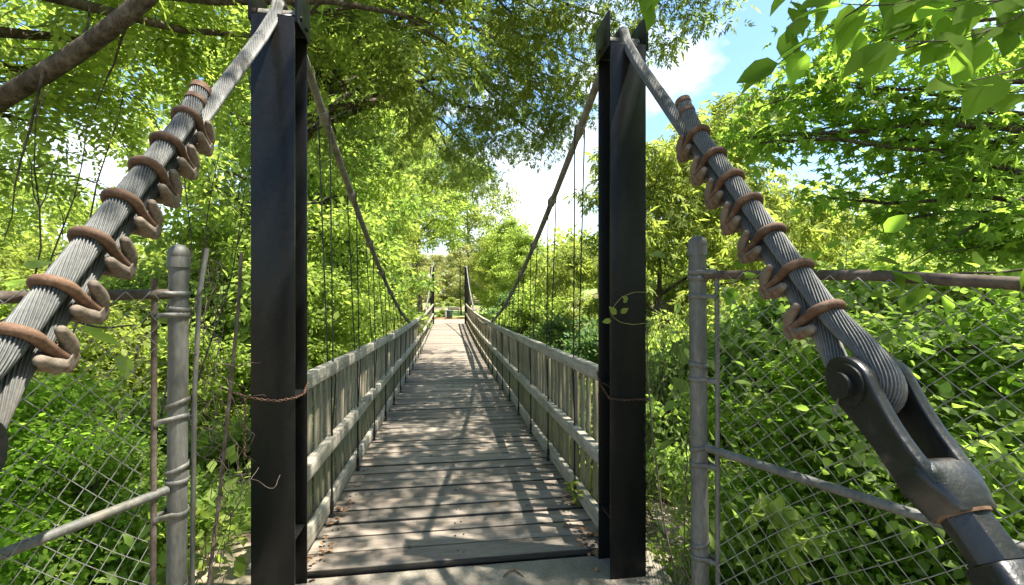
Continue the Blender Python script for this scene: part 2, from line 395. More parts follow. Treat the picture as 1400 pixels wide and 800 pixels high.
# ---------------------------------------------------------------- bridge deck
Y0, Y1 = 2.66, 24.95
def zd(Y):
    t = (np.asarray(Y, float) - Y0) / (Y1 - Y0); return -1.545 - .075 * t - .165 * 4 * t * (1 - t)
def rotx(a):
    c, s = math.cos(a), math.sin(a); return np.array([[1, 0, 0], [0, c, -s], [0, s, c]])
XL, XR = -.81, .945          # rod planes left and right
deck = thing('footbridge_deck', 'weathered grey plank deck of the suspension footbridge running between its two railings', 'bridge deck', (.07, Y0, zd(Y0)))
pl = MB(); y = Y0; PW = .19; r = random.Random(5)
k = 0
while y < Y1 - .02:
    w = PW + r.uniform(-.008, .006); yc = y + w / 2
    sl = math.atan((zd(yc + .1) - zd(yc - .1)) / .2)
    a = sl + r.uniform(-.012, .012); rz = r.uniform(-.003, .003)
    R = rotx(a) @ np.array([[math.cos(rz), -math.sin(rz), 0], [math.sin(rz), math.cos(rz), 0], [0, 0, 1]])
    e = r.uniform(-.015, .02); pl.box((.0675 + e, yc, zd(yc) - .019 + r.uniform(-.006, .004)), (1.93, w - r.choice([.013, .015, .018, .028]), .038), R)
    y += w; k += 1
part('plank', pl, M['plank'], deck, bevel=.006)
nb = MB(); y = Y0 + .09
while y < Y1:
    for x in (-.74, .07, .87):
        for dx in (-.02, .02): nb.disc((x + dx + r.uniform(-.01, .01), y + r.uniform(-.02, .02), zd(y) + .0022), (0, 0, 1), .0058, .003, 6)
    y += PW
part('nail', nb, M['hanger'], deck)
for x in (-.78, .07, .92):
    st = MB()
    for i in range(24):
        ya = Y0 + .01 + i * (Y1 - Y0 - .02) / 24; yb = Y0 + .01 + (i + 1) * (Y1 - Y0 - .02) / 24
        za, zb = zd(ya) - .045, zd(yb) - .045
        st.hexa([[x + dx, yy, zz - dz] for dx in (-.025, .025) for yy, zz in ((ya, za), (yb, zb)) for dz in (.18, 0)])
    part('stringer', st, M['beam'], deck)
cbm = MB()
for i in range(24):
    yy = 3.34 + .925 * i; cbm.box((.0675, yy, zd(yy) - .29), (2.1, .09, .12))
part('crossbeam', cbm, M['beam'], deck)

# ---------------------------------------------------------------- railings
HY = [3.34 + .925 * i for i in range(24)]
def seg_board(mb, x0, x1, zoff_top, h, off, rr):
    ys_ = [Y0 + .02] + [Y0 + .02 + 1.85 * i - .0 for i in range(1, 12)] + [Y1 - .02]
    for i in range(12):
        ya, yb = ys_[i] + .0015, ys_[i + 1] - .0015; n = 3
        dz = rr.uniform(-.006, .006); dx = rr.uniform(-.002, .002)
        Ys = np.linspace(ya, yb, n + 1)
        V = []; Fq = []
        for yy in Ys:
            z = zd(yy) + zoff_top + dz
            V += [[x0 + dx, yy, z - h], [x1 + dx, yy, z - h], [x1 + dx, yy, z], [x0 + dx, yy, z]]
        for q in range(n):
            b = q * 4
            for e in range(4): Fq.append((b + e, b + (e + 1) % 4, b + 4 + (e + 1) % 4, b + 4 + e))
        Fq += [(3, 2, 1, 0), (n * 4, n * 4 + 1, n * 4 + 2, n * 4 + 3)]
        mb.add(V, Fq)
def railing(side):
    xr = XR if side > 0 else XL
    nm = 'right' if side > 0 else 'left'
    t = thing('bridge_railing', 'weathered wooden picket railing along the %s edge of the footbridge deck' % nm, 'railing', (xr, Y0, zd(Y0)), 'picket railings of the footbridge')
    rr = random.Random(11 if side > 0 else 12)
    def X(a, b): return (xr + a, xr + b) if side > 0 else (xr - b, xr - a)
    m = MB(); seg_board(m, *X(-.022, .038), 1.09, .088, 0, rr); part('top_rail', m, M['rail'], t, bevel=.006)
    m = MB(); seg_board(m, *X(-.024, .036), .575, .088, 0, rr); part('middle_rail', m, M['rail'], t, bevel=.006)
    m = MB(); seg_board(m, *X(.012, .05), .14, .12, 0, rr); part('kick_board', m, M['rail'], t, bevel=.006)
    pm = MB(); pm.box((0, 0, 0), (.022, .060, 1.2)); me = pm.mesh('picket'); me.materials.append(M['picket'])
    sm = MB(); y = Y0 + .1; i = 0; xc = xr + side * (.0505 + .0115)
    while y < Y1 - .05:
        h = rr.uniform(-.008, .008); z = zd(y) + .45 + h; xx = xc + side * rr.uniform(.0005, .006); tl = rr.uniform(-.012, .012)
        if i < 99:
            o = bpy.data.objects.new('picket', me); COL.objects.link(o); o.parent = t
            o.location = Vector((xx, y, z)) - t.location; o.rotation_euler = (tl, 0, 0)
            b = o.modifiers.new('bevel', 'BEVEL'); b.width = .003; b.segments = 1
        else: sm.box((xx, y, z), (.022, .060, 1.2))
        y += .147 + rr.uniform(-.012, .012); i += 1
    part('far_picket', sm, M['picket'], t, kind='stuff')
    return t
# top rail sits on the inner face; kick board lies a bit further out, pickets clear of both
railing(1); railing(-1)

# ---------------------------------------------------------------- towers
def tower(xc, yc, top, zb, label, group, rust=False):
    t = thing('steel_tower', label, 'tower post', (xc, yc, zb), group)
    h = top - zb; w = .205; m = MB()
    for s in (-1, 1): m.box((xc, yc + s * (.105 - .006), zb + h / 2), (w, .012, h))
    m.box((xc, yc, zb + h / 2), (.009, .21 - .0245, h - .002))
    for zz in (-1.25, -.52): m.box((xc, yc, zz), (w - .02, .185, .008))
    part('steel_column', m, M['steel'], t, bevel=.002)
    for s in (-1, 1):
        m = MB(); m.box((xc + s * (w / 2 + .0075), yc, top + .075), (.013, .212, .20)); part('side_plate', m, M['steel'], t, bevel=.002)
    m = MB(); m.box((xc, yc, top + .006), (w - .002, .20, .010)); part('cap_plate', m, M['steel'], t)
    m = MB(); m.disc((xc, yc, top + .048), (1, 0, 0), .036, w - .01, 24); part('roller', m, M['cablefar'], t, smooth=False)
    m = MB()
    for s in (-1, 1):
        m.disc((xc + s * (w / 2 + .0165), yc + .04, top + .02), (1, 0, 0), .013, .012, 6); m.disc((xc + s * (w / 2 + .0165), yc - .05, top + .02), (1, 0, 0), .013, .012, 6)
    part('bolt', m, M['steel'], t)
    m = MB(); m.box((xc, yc, zb + .012), (.30, .30, .024)); part('base_plate', m, M['steel'], t, bevel=.003)
    return t
TXL, TXR, TY = -.863, .985, 2.505
tower(TXL, TY, 1.385, -1.6, 'thick black steel post on the left of the bridge entrance, cut by the top edge', 'black steel tower posts')
tower(TXR, TY, 1.385, -1.6, 'thick black steel post on the right of the bridge entrance with a vine tendril', 'black steel tower posts')
FY = 25.12
tower(TXL, FY, 1.42, -1.66, 'small dark steel post at the far end of the bridge, ending the left railing', 'black steel tower posts')
tower(TXR, FY, 1.42, -1.66, 'small dark steel post at the far end of the bridge, ending the right railing', 'black steel tower posts')

# ---------------------------------------------------------------- main cables
R0 = .0285; NW = 24
def rope_profile(nw, per=6, depth=.26):
    a = np.linspace(0, 1, per, endpoint=False)
    return np.tile(1 - depth + depth * np.sqrt(np.abs(np.sin(PI * (a + .001)))), nw)
def resample(P, step):
    P = np.asarray(P, float); L = np.concatenate([[0], np.cumsum(np.linalg.norm(P[1:] - P[:-1], axis=1))])
    n = max(2, int(L[-1] / step)); q = np.linspace(0, L[-1], n)
    return np.stack([np.interp(q, L, P[:, k]) for k in range(3)], -1)
def smoothpath(P, it=3):
    P = np.asarray(P, float)
    for _ in range(it):
        Q = P.copy(); Q[1:-1] = (P[:-2] + 2 * P[1:-1] + P[2:]) / 4; P = Q
    return P
ZC = 13.82
def zcab(Y): return -.855 + .0191 * (np.asarray(Y, float) - ZC) ** 2
def main_cable(side):
    X = TXR if side > 0 else TXL
    pin = np.array([X, .945, -.213]) if side > 0 else np.array([X, .895, -.285])
    topz = 1.385 + .048 + .036 + R0
    tp = np.array([X, TY, topz])
    ax = pin - tp; ax /= np.linalg.norm(ax)
    nn = np.array([0, ax[2], -ax[1]]);  nn = nn if nn[2] > 0 else -nn
    H = R0 * 1.03
    ROT = math.radians(17); xin = np.array([-side, 0, 0.0])
    n2 = nn * math.cos(ROT) + xin * math.sin(ROT); x2 = xin * math.cos(ROT) - nn * math.sin(ROT)
    def loc(s, n):                                  # s along the cable towards the anchor; the pair is rolled towards the deck above the loop
        f = min(1, max(0, (-s - .10) / .16)); f = f * f * (3 - 2 * f)
        d = nn * math.cos(ROT * f) + xin * math.sin(ROT * f)
        return pin + ax * s + d * n
    L = np.linalg.norm(pin - tp)
    name = 'right' if side > 0 else 'left'
    c = thing('main_cable', 'thick twisted steel main cable on the %s with a row of rusty clips' % name, 'cable', tuple(pin), 'main suspension cables')
    lr = .055
    # dead end -> around the pin -> live line -> saddle
    sdead = -(1.30 if side > 0 else 1.27)
    P = [loc(sdead, H * 2.5), loc(sdead + .07, H * 1.75), loc(sdead + .15, H * 1.12), loc(sdead + .22, H), loc(-.20, H)]
    P += [loc(-.14, H * 1.15), loc(-.08, lr * .85)]
    for a in np.linspace(70, -70, 15): P.append(loc(math.cos(math.radians(a)) * lr, math.sin(math.radians(a)) * lr))
    P += [loc(-.08, -lr * .85), loc(-.14, -H * 1.15), loc(-.20, -H), loc(-.5, -H), loc(-L + .35, -H), loc(-L + .10, -.008)]
    P += [tp + np.array([0, -.035, .0]), tp + np.array([0, .03, .004])]
    near = smoothpath(resample(P, .012), 5)
    m = MB(); m.tube(near, R0, NW * 6, profile=rope_profile(NW), twist=8.5 * (1 if side > 0 else -1))
    part('wire_rope', m, M['cable'], c, smooth=True)
    # span
    ys_ = np.linspace(TY + .16, FY - .16, 220); sp = [[X, TY + .03, topz + .004]] + [[X, yy, zcab(yy)] for yy in ys_] + [[X, FY, topz + .035]]
    sp = smoothpath(resample(sp, .05), 2)
    sp = np.concatenate([sp, [[X, FY + .3, topz - .2], [X, FY + 2.2, -1.2]]])
    m = MB(); m.tube(sp, .026, 48, profile=rope_profile(12, 4, .12), twist=7.0); part('span_cable', m, M['cablefar'], c, smooth=True)
    # seizing bands and cap on the dead end
    m = MB(); a = loc(sdead, H)
    m.tube([loc(sdead - .008, H * 2.6), loc(sdead + .012, H * 2.38)], R0 * 1.08, 24)
    m.tube([loc(sdead + .045, H * 2.02), loc(sdead + .060, H * 1.86)], R0 * 1.09, 24)
    part('seizing_band', m, M['clip'], c)
    # clips
    Yc = [1.70, 1.59, 1.49, 1.395, 1.295, 1.19, 1.088] if side > 0 else [1.66, 1.555, 1.46, 1.36, 1.255, 1.152, 1.062]
    rr = random.Random(3 + side)
    xi = np.array([-side, 0, 0.0])              # towards the deck
    for i, yy in enumerate(Yc):
        s = (yy - pin[1]) / ax[1]
        o = loc(s, 0); tw = rr.uniform(-.25, .25)
        A = ax * math.cos(.42) + nn * -math.sin(.42) * 1.0      # clips sit tilted across the pair
        A = ax; Nn = nn
        lean = -.16 + rr.uniform(-.08, .08)
        def p(u, n, a): # u sideways, n up, a along
            q = o + x2 * u + n2 * n + A * (a - lean * n)
            return q
        cl = bpy.data.objects.new('cable_clip', None); COL.objects.link(cl); cl.parent = c; cl.location = Vector(o) - c.location; cl.empty_display_size = .05
        rb = .0125; g = R0 + rb * .5
        U = [p(g + .016, -.052, 0), p(g + .006, -.02, 0), p(g, H * .4, 0)]
        for t in np.linspace(0, PI, 13)[0:]: U.append(p(math.cos(t) * g, H + math.sin(t) * g, 0))
        U += [p(-g, H * .4, 0), p(-g - .006, -.02, 0), p(-g - .016, -.052, 0)]
        m = MB(); m.rounded(smoothpath(resample(U, .008), 1), rb, 12); part('u_bolt', m, M['clip'], cl, smooth=True)
        m = MB()
        for sg in (1, -1):
            up = 1.0 if sg > 0 else .15
            for da in (-.033, .033):
                path = smoothpath(resample([p(sg * (g + .012), H * (-.15 + .35 * up) - (1 - up) * .02, da * 1.15), p(sg * (g + .016), -.026, da), p(sg * (g + .016), -.052, da * .75), p(sg * (g + .006), -.070, da * .3)], .006), 1)
                m.rounded(path, list(np.linspace(.0120, .0215, len(path))), 12)
            m.box(p(sg * (g + .012), -.070, 0), (.036, .038, .044), np.stack([x2, n2, A - 0 * n2], 1))
            m.rounded([p(sg * (g + .012), -.052, 0), p(sg * (g + .016), -.092, 0)], .0145, 8)
        for da in (-.024, 0, .024):
            m.rounded(smoothpath(resample([p(g + .006, -.066, da * .8), p(g * .6, -H - R0 - .004, da), p(-g * .6, -H - R0 - .004, da), p(-g - .006, -.066, da * .8)], .01), 2), .0135, 10)
        sd_ = part('saddle', m, M['saddle'], cl, smooth=True)
        md = sd_.modifiers.new('fuse', 'REMESH'); md.mode = 'VOXEL'; md.voxel_size = .0022; md.use_smooth_shade = True
        md = sd_.modifiers.new('soften', 'SMOOTH'); md.factor = .6; md.iterations = 4
    # small wrapped bands where hangers hold the span cable
    # ------------ socket (thing of its own, pinned to the cable)
    k = thing('anchor_socket', ('black iron clevis socket holding the looped end of the right main cable' if side > 0 else 'black iron clevis socket of the left cable, mostly cut off by the left edge'), 'cable socket', tuple(pin), 'clevis sockets anchoring the main cables')
    def q(s, n, x): return pin + ax * s + nn * n + np.array([x, 0, 0])
    KF = .84
    def loft(mb, st, cs=20, ex=4.0):
        """rounded-rectangle stations (s, xc, hx, hn)"""
        V = []
        for (s, xc, hx, hn) in st:
            xc, hx, hn = xc * KF, hx * KF, hn * KF
            for t in np.linspace(0, 2 * PI, cs, endpoint=False):
                ct, sn_ = math.cos(t), math.sin(t)
                V.append(q(s, hn * math.copysign(abs(sn_) ** (2 / ex), sn_), xc + hx * math.copysign(abs(ct) ** (2 / ex), ct)))
        Fq = []
        for i in range(len(st) - 1):
            for j in range(cs):
                Fq.append((i * cs + j, i * cs + (j + 1) % cs, (i + 1) * cs + (j + 1) % cs, (i + 1) * cs + j))
        mb.add(V, Fq)
        for i, s_ in ((0, -1), (len(st) - 1, 1)):
            c_ = np.mean(V[i * cs:(i + 1) * cs], axis=0)
            mb.add([c_] + V[i * cs:(i + 1) * cs], [(0, 1 + j, 1 + (j + 1) % cs) if s_ > 0 else (0, 1 + (j + 1) % cs, 1 + j) for j in range(cs)])
    m = MB(); ro = .070
    for sg in (-1, 1):
        stn = [(-ro * math.cos(a), sg * .058, .017, max(.004, ro * math.sin(a))) for a in np.linspace(.08, 1.9, 16)]
        s1 = stn[-1][0]
        for f_ in np.linspace(0, 1, 8)[1:]: stn.append((s1 + (.240 - s1) * f_, sg * (.058 - .006 * f_ ** 4), .017, stn[15][3] * (1 - f_) + .050 * f_ - .012 * math.sin(PI * f_)))
        loft(m, stn, 24, 9)
        m.disc(q(0, 0, sg * .0655), (1, 0, 0), .050, .009, 40)
    loft(m, [(.188, 0, .060, .030), (.193, 0, .068, .040), (.202, 0, .0765, .047), (.222, 0, .0775, .0515), (.242, 0, .0745, .054), (.260, 0, .068, .055), (.275, 0, .060, .053), (.288, 0, .057, .052), (.292, 0, .052, .049)], 32, 4.5)
    part('fork_body', m, M['black'], k, smooth=False, bevel=0)
    k.children[-1].data.polygons.foreach_set('use_smooth', [True] * len(k.children[-1].data.polygons))
    md = k.children[-1].modifiers.new('edge', 'EDGE_SPLIT'); md.split_angle = math.radians(50)
    m = MB(); m.tube([q(.288, 0, 0), q(.2935, 0, 0)], [.0478, .0460], 32); part('worn_rim', m, M['rustedge'], k)
    m = MB(); m.disc(q(0, 0, 0), (1, 0, 0), .027, .164, 32); m.disc(q(0, 0, -side * .083), (1, 0, 0), .030, .008, 32); part('pin', m, M['black'], k, bevel=.002)
    m = MB(); m.disc(q(0, 0, 0), (1, 0, 0), .031, .064, 32); m.disc(q(0, 0, .034), (1, 0, 0), .054, .005, 32); m.disc(q(0, 0, -.034), (1, 0, 0), .054, .005, 32); part('thimble', m, M['black'], k)
    # cotter pin
    xc = -side * .078; cp = [q(.016, -.024, xc), q(.024, -.036, xc)]
    for a in np.linspace(150, -150, 9): cp.append(q(.036 + .010 * -math.cos(math.radians(a)), -.052 + .008 * math.sin(math.radians(a)), xc - side * .003))
    m = MB(); m.tube(cp, .0022, 6); part('cotter_pin', m, M['cable'], k, smooth=True)
    m = MB(); m.tube([q(.293, 0, 0), q(.372, 0, 0)], .043, 6, twist=0); part('hex_nut', m, M['black'], k, bevel=.003)
    m = MB(); loft(m, [(.374, 0, .052, .046), (.38, 0, .056, .050), (.49, 0, .058, .052), (.51, 0, .05, .046)], 24, 5)
    m.tube([q(.49, 0, 0), q(1.9, 0, 0)], .027, 20); part('turnbuckle_rod', m, M['black'], k, bevel=0, smooth=True)
    md = k.children[-1].modifiers.new('edge', 'EDGE_SPLIT'); md.split_angle = math.radians(45)
    m = MB(); m.rounded([q(.415, .0, -side * .048), q(.415, .0, -side * .054)], .013, 12); part('set_bolt', m, M['cable'], k, smooth=True)
    m = MB(); m.rounded([q(.42, .046, 0), q(.42, .052, 0)], .013, 12); part('set_bolt', m, M['cable'], k, smooth=True)
    return c
main_cable(1); main_cable(-1)

# ---------------------------------------------------------------- hangers
gl = 'black wire hangers between main cable and railing'
for side in (1, -1):
    X = TXR if side > 0 else TXL; xr = XR if side > 0 else XL; sn = 'right' if side > 0 else 'left'
    for i, yy in enumerate(HY):
        if i == 0: lb = 'pair of black hanger wires closest to the near %s tower post' % sn
        elif i == 1: lb = 'second pair of black hanger wires from the near %s tower post' % sn
        elif i == 2: lb = 'third pair of black hanger wires from the near %s tower post' % sn
        elif i == 23: lb = 'short pair of black hanger wires beside the far %s tower post' % sn
        else: lb = 'one of the middle pairs of black hanger wires along the %s railing' % sn
        zc = float(zcab(yy)); zr = float(zd(yy)) + 1.09
        h = thing('hanger', lb, 'hanger', (X, yy, zc), gl)
        m = MB(); a = .030 if i % 2 else .036; lo = .5 * (X + xr)
        zt = max(zc, zr - .35)
        b_ = .006 * (1 if i % 2 else -1)
        U = [(X + math.cos(t) * .038, yy, zc + math.sin(t) * .038) for t in np.linspace(0, PI, 9)]
        m.tube(U, .0048, 6)
        free = zc > zr + .05
        for s in (-1, 1):
            xt = X + s * .038
            if free:
                m.tube([(xt, yy, zc), (xr + side * .008 + s * .019, yy + random.uniform(-.012, .012) + b_, zr)], .0050, 6)
                m.tube([(xr + side * .008 + s * .019, yy + b_, zr), (xr - side * .012 + s * .010, yy + s * .018, zr - .12), (xr, yy + s * .004, zr - .50)], .005, 6)
            else:
                m.tube([(xt, yy, zc), (xr + s * .016, yy + s * .012, min(zc - .03, zr - .12)), (xr, yy + s * .004, zr - .50)], .005, 6)
        part('wire', m, M['hanger'], h)
        m = MB(); m.tube([(xr, yy, zr - .49), (xr, yy, zr - 1.16)], .0075, 8); m.tube([(xr, yy, zr - .98), (xr, yy, zr - 1.04)], .013, 6)
        m.tube([(xr, yy, zr - 1.085), (xr, yy, zr - 1.075)], .022, 8)
        part('rod', m, M['hanger'], h)
        m = MB(); m.tube([(X, yy - a - .02, float(zcab(yy - a - .02))), (X, yy + a + .02, float(zcab(yy + a + .02)))], .034, 14); part('cable_band', m, M['cablefar'], h, smooth=True)

# ---------------------------------------------------------------- chains round the towers
def chain(pts, label, name='chain'):
    P = resample(pts, .014); m = MB()
    for i in range(len(P) - 1):
        c = (P[i] + P[i + 1]) / 2; t = P[i + 1] - P[i]; t /= np.linalg.norm(t)
        a = np.cross(t, [0, 0, 1.0]); a = a / (np.linalg.norm(a) + 1e-6)
        if np.linalg.norm(a) < .5: a = np.array([1.0, 0, 0])
        b = np.cross(t, a); w = a if i % 2 else b
        L = []
        for q in np.linspace(0, 2 * PI, 11): L.append(c + t * math.cos(q) * .0105 + w * math.sin(q) * .0058)
        m.tube(L, .0018, 5, cap=False)
    t = part('chain', m, M['clip'], None, smooth=True); return tag(t, label, 'chain', 'rusty chains round the tower posts')
yf = TY - .105 - .012
zc_ = -.515
chain([(TXL - .30, yf + .12, zc_ + .04), (TXL - .125, yf, zc_ + .015), (TXL - .05, yf, zc_ - .004), (TXL + .03, yf, zc_ - .014), (TXL + .112, yf - .002, zc_ - .0), (TXL + .125, yf + .09, zc_ + .0), (TXL + .10, yf + .24, zc_ + .03)], 'thin rusty chain looped round the left near tower post at railing height')
chain([(TXR - .10, yf + .25, zc_ + .05), (TXR - .125, yf + .12, zc_ - .0), (TXR - .115, yf + .0, zc_ - .055), (TXR - .03, yf, zc_ - .068), (TXR + .06, yf, zc_ - .066), (TXR + .115, yf, zc_ - .07), (TXR + .13, yf + .15, zc_ - .08)], 'thin rusty chain looped round the right near tower post at railing height')
chain([(TXL - .13, yf + .02, zc_ + .01), (TXL - .135, yf + .02, zc_ - .12), (TXL - .132, yf + .02, zc_ - .30)], 'short rusty chain hanging down the outer edge of the left near tower post')

# ---------------------------------------------------------------- chain-link fences
def zigzag(mb, A, B, z0, z1, pitch=.036, rad=.0020, warp=.02, seed=0, curl=0.0, slope=0.0):
    A = np.array(A, float); B = np.array(B, float); L = np.linalg.norm(B - A); t = (B - A) / L
    nrm = np.array([-t[1], t[0], 0]); r = np.random.default_rng(seed); n = int(L / pitch); m = int((z1 - z0) / pitch)
    ph = r.random(4) * 6
    for i in range(n):
        P = []
        for j in range(m + 1):
            u = (i + .5 + (.5 if (i + j) % 2 else -.5)) * pitch; z = z0 + j * pitch + slope * u
            q = A + t * u; off = warp * (math.sin(u * 5 + ph[0] + z * 3) + math.sin(z * 6 + ph[1] - u * 3))
            s_ = .0022 if (i + j) % 2 else -.0022
            d = nrm * (off + s_)
            sh = .006 * math.sin(z * 5 + u * 7 + ph[2]); q = q + t * sh
            p = np.array([q[0], q[1], z + .006 * math.sin(u * 9 + ph[3])]) + d
            if curl: p += r.normal(size=3) * curl
            P.append(p)
        mb.tube(P, rad, 4, cap=False)
def band(mb, c, ax_dir, r, z, tilt=.0):
    a = np.array(ax_dir, float); a /= np.linalg.norm(a); pts = []; sd = np.array([-a[1], a[0], 0])
    for q in np.linspace(.5, 2 * PI - .5, 15): pts.append(np.array([c[0], c[1], z]) + a * math.cos(q) * r + sd * math.sin(q) * r + np.array([0, 0, tilt * math.sin(q)]))
    e = np.array([c[0], c[1], z]) + a * (r + .045)
    P = [e + sd * .006] + pts + [e - sd * .006]
    P = np.array(P); h = np.array([0, 0, .009])
    # strap with height: two-layer ribbon
    n = len(P); o = unit(P - np.array([c[0], c[1], z])) * .003
    V = np.concatenate([P - h, P + h, P + h + o, P - h + o]); Fq = []
    for i in range(n - 1):
        for k in range(4): Fq.append((k * n + i, k * n + i + 1, ((k + 1) % 4) * n + i + 1, ((k + 1) % 4) * n + i))
    mb.add(V, Fq)
def post_parts(t, p, r, ztop, zb, lean, dirs, bands):
    top = np.array([p[0] + lean[0], p[1] + lean[1], ztop]); bot = np.array([p[0], p[1], zb])
    m = MB(); m.tube([bot, top], r, 28); pp = part('fence_post', m, M['galv'], t, smooth=True)
    md = pp.modifiers.new('edge', 'EDGE_SPLIT'); md.split_angle = math.radians(50)
    m = MB(); zz = [(-.004, 1.13), (.03, 1.13), (.034, 1.10), (.036, 1.13), (.05, 1.08), (.062, .92), (.071, .6), (.075, .2), (.0755, .01)]
    m.tube([top + np.array([0, 0, a - .03]) for a, b in zz], [r * b for a, b in zz], 28); part('post_cap', m, M['galv'], pp, smooth=True)
    for z, di, tl in bands:
        f = (z - zb) / (ztop - zb); c = bot + (top - bot) * f
        m = MB(); band(m, c, dirs[di], r + .0015, z, tl); part('tension_band', m, M['galv'], t)
# right fence
PR = W(956, 402, 1.80); PLf = W(241, 402, 1.56)
def leanpt(px0, py0, px1, py1, d): return W(px0, py0, d), W(px1, py1, d)
fr = thing('chain_link_fence', 'chain link fence with dome capped grey post right of the bridge entrance', 'fence', (PR[0], PR[1], -1.75), 'chain link fences beside the bridge entrance')
ER = np.array([1.47, .70, 0.0]); dR = unit(np.array([ER[0] - PR[0], ER[1] - PR[1], 0]))
dRt = unit(np.array([TXR + .12 - PR[0], TY - PR[1], 0]))
post_parts(fr, (PR[0] + .01, PR[1]), .033, .185, -1.8, (-.018, 0), {0: dR, 1: dRt}, [(.085, 0, 0), (.060, 1, .004), (-.01, 0, .0), (-.28, 1, .006), (-.335, 0, .0), (-.60, 1, -.012), (-.665, 0, .004), (-.98, 1, -.012), (-1.03, 0, .004)])
a0 = PR + dR * .03; a1 = ER.copy()
m = MB(); m.tube([(a0[0], a0[1], .075), ((a0[0] + a1[0]) / 2, (a0[1] + a1[1]) / 2, .055), (a1[0], a1[1], .0), (a1[0] + .3, a1[1] - .6, -.02)], .0168, 14); part('top_rail', m, M['rust'], fr, smooth=True)
m = MB(); m.tube([(a0[0], a0[1], -.60), (a1[0], a1[1], -.615), (a1[0] + .3, a1[1] - .6, -.62)], .0155, 14); part('middle_rail', m, M['galv'], fr, smooth=True)
b0 = PR + dR * .075; bp = PR + dRt * .075
m = MB(); m.tube([(b0[0], b0[1], .08), (b0[0] + .004, b0[1], -1.7)], .009, 8); part('tension_bar', m, M['galv'], fr, smooth=True)
m = MB(); m.tube([(bp[0], bp[1], .13), (bp[0] + .012, bp[1], -1.7)], .009, 8); part('tension_bar', m, M['rust'], fr, smooth=True)
m = MB(); zigzag(m, (b0[0], b0[1], 0), (ER[0] + .0, ER[1], 0), -1.68, .09, seed=1, slope=-.07); zigzag(m, (ER[0], ER[1], 0), (ER[0] + .3, ER[1] - .6, 0), -1.72, .03, seed=5)
part('wire_mesh', m, M['wire'], fr)
tw_ = np.array([TXR + .125, TY - .02, 0])
m = MB(); zigzag(m, (bp[0], bp[1], 0), tw_, -1.68, -.02, seed=2, curl=.003, warp=.012, rad=.0013); part('wire_mesh', m, M['rust'], fr)
m = MB(); m.tube([W(884, 440, 2.3), W(886, 520, 2.3), W(893, 600, 2.25), W(905, 700, 2.2), W(926, 800, 2.1), W(930, 840, 2.1)], .0045, 6); part('loose_wire', m, M['rust'], fr, smooth=True)
# left fence
fl = thing('chain_link_fence', 'chain link fence with grey post and leaning rusty bars left of the bridge entrance', 'fence', (PLf[0], PLf[1], -1.75), 'chain link fences beside the bridge entrance')
EL = np.array([-1.36, .86, 0.0]); dL = unit(np.array([EL[0] - PLf[0], EL[1] - PLf[1], 0])); dLt = unit(np.array([TXL - .12 - PLf[0], TY - PLf[1], 0]))
post_parts(fl, (PLf[0] - .004, PLf[1]), .0295, .125, -1.8, (.012, 0), {0: dL, 1: dLt}, [(.0, 0, 0), (-.052, 1, .004), (-.072, 0, .0), (-.375, 1, -.012), (-.425, 0, .008), (-.60, 1, -.012), (-.64, 1, .0), (-.74, 0, -.010), (-1.02, 1, -.02)])
a0 = PLf + dL * .03; a1 = EL
m = MB(); m.tube([(a0[0], a0[1], .0), (a1[0], a1[1], -.02), (a1[0] - .25, a1[1] - .6, -.03)], .0168, 14); part('top_rail', m, M['rust'], fl, smooth=True)
m = MB(); m.tube([(a0[0], a0[1], -.66), (a1[0], a1[1], -.66), (a1[0] - .25, a1[1] - .6, -.66)], .0148, 14); part('middle_rail', m, M['galv'], fl, smooth=True)
b0 = PLf + dL * .07; m = MB(); m.tube([(b0[0], b0[1], .05), (b0[0] - .006, b0[1], -1.7)], .009, 8); part('tension_bar', m, M['rust'], fl, smooth=True)
m = MB(); m.tube([W(283, 340, 1.68), W(273, 400, 1.66), W(266, 540, 1.64), W(264, 680, 1.63), W(262, 860, 1.62)], .0085, 8); part('tension_bar', m, M['galv'], fl, smooth=True)
m = MB(); m.tube([W(330, 345, 1.95), W(326, 420, 1.93), W(312, 560, 1.88), W(300, 680, 1.84), W(280, 840, 1.78)], .0075, 8); part('tension_bar', m, M['rust'], fl, smooth=True)
m = MB(); zigzag(m, (b0[0], b0[1], 0), (EL[0], EL[1], 0), -1.68, .035, seed=3); zigzag(m, (EL[0], EL[1], 0), (EL[0] - .25, EL[1] - .6, 0), -1.7, .02, seed=6); part('wire_mesh', m, M['wire'], fl)
q0 = W(270, 402, 1.66); q1 = W(322, 402, 1.93)
m = MB(); zigzag(m, (q0[0], q0[1], 0), (q1[0], q1[1], 0), -1.6, .15, seed=4, curl=.011, warp=.04, rad=.0017); part('wire_mesh', m, M['rust'], fl)
rr = np.random.default_rng(21); m = MB()
for k in range(12):
    c = W(270 + rr.random() * 60, 350 + rr.random() * 330, 1.8); P = [c]
    d = unit(rr.normal(size=3))
    for _ in range(14):
        d = unit(d + rr.normal(size=3) * .55); P.append(P[-1] + d * .022)
    m.tube(smoothpath(P, 1), .0013, 4, cap=False)
part('loose_wire', m, M['rust'], fl)

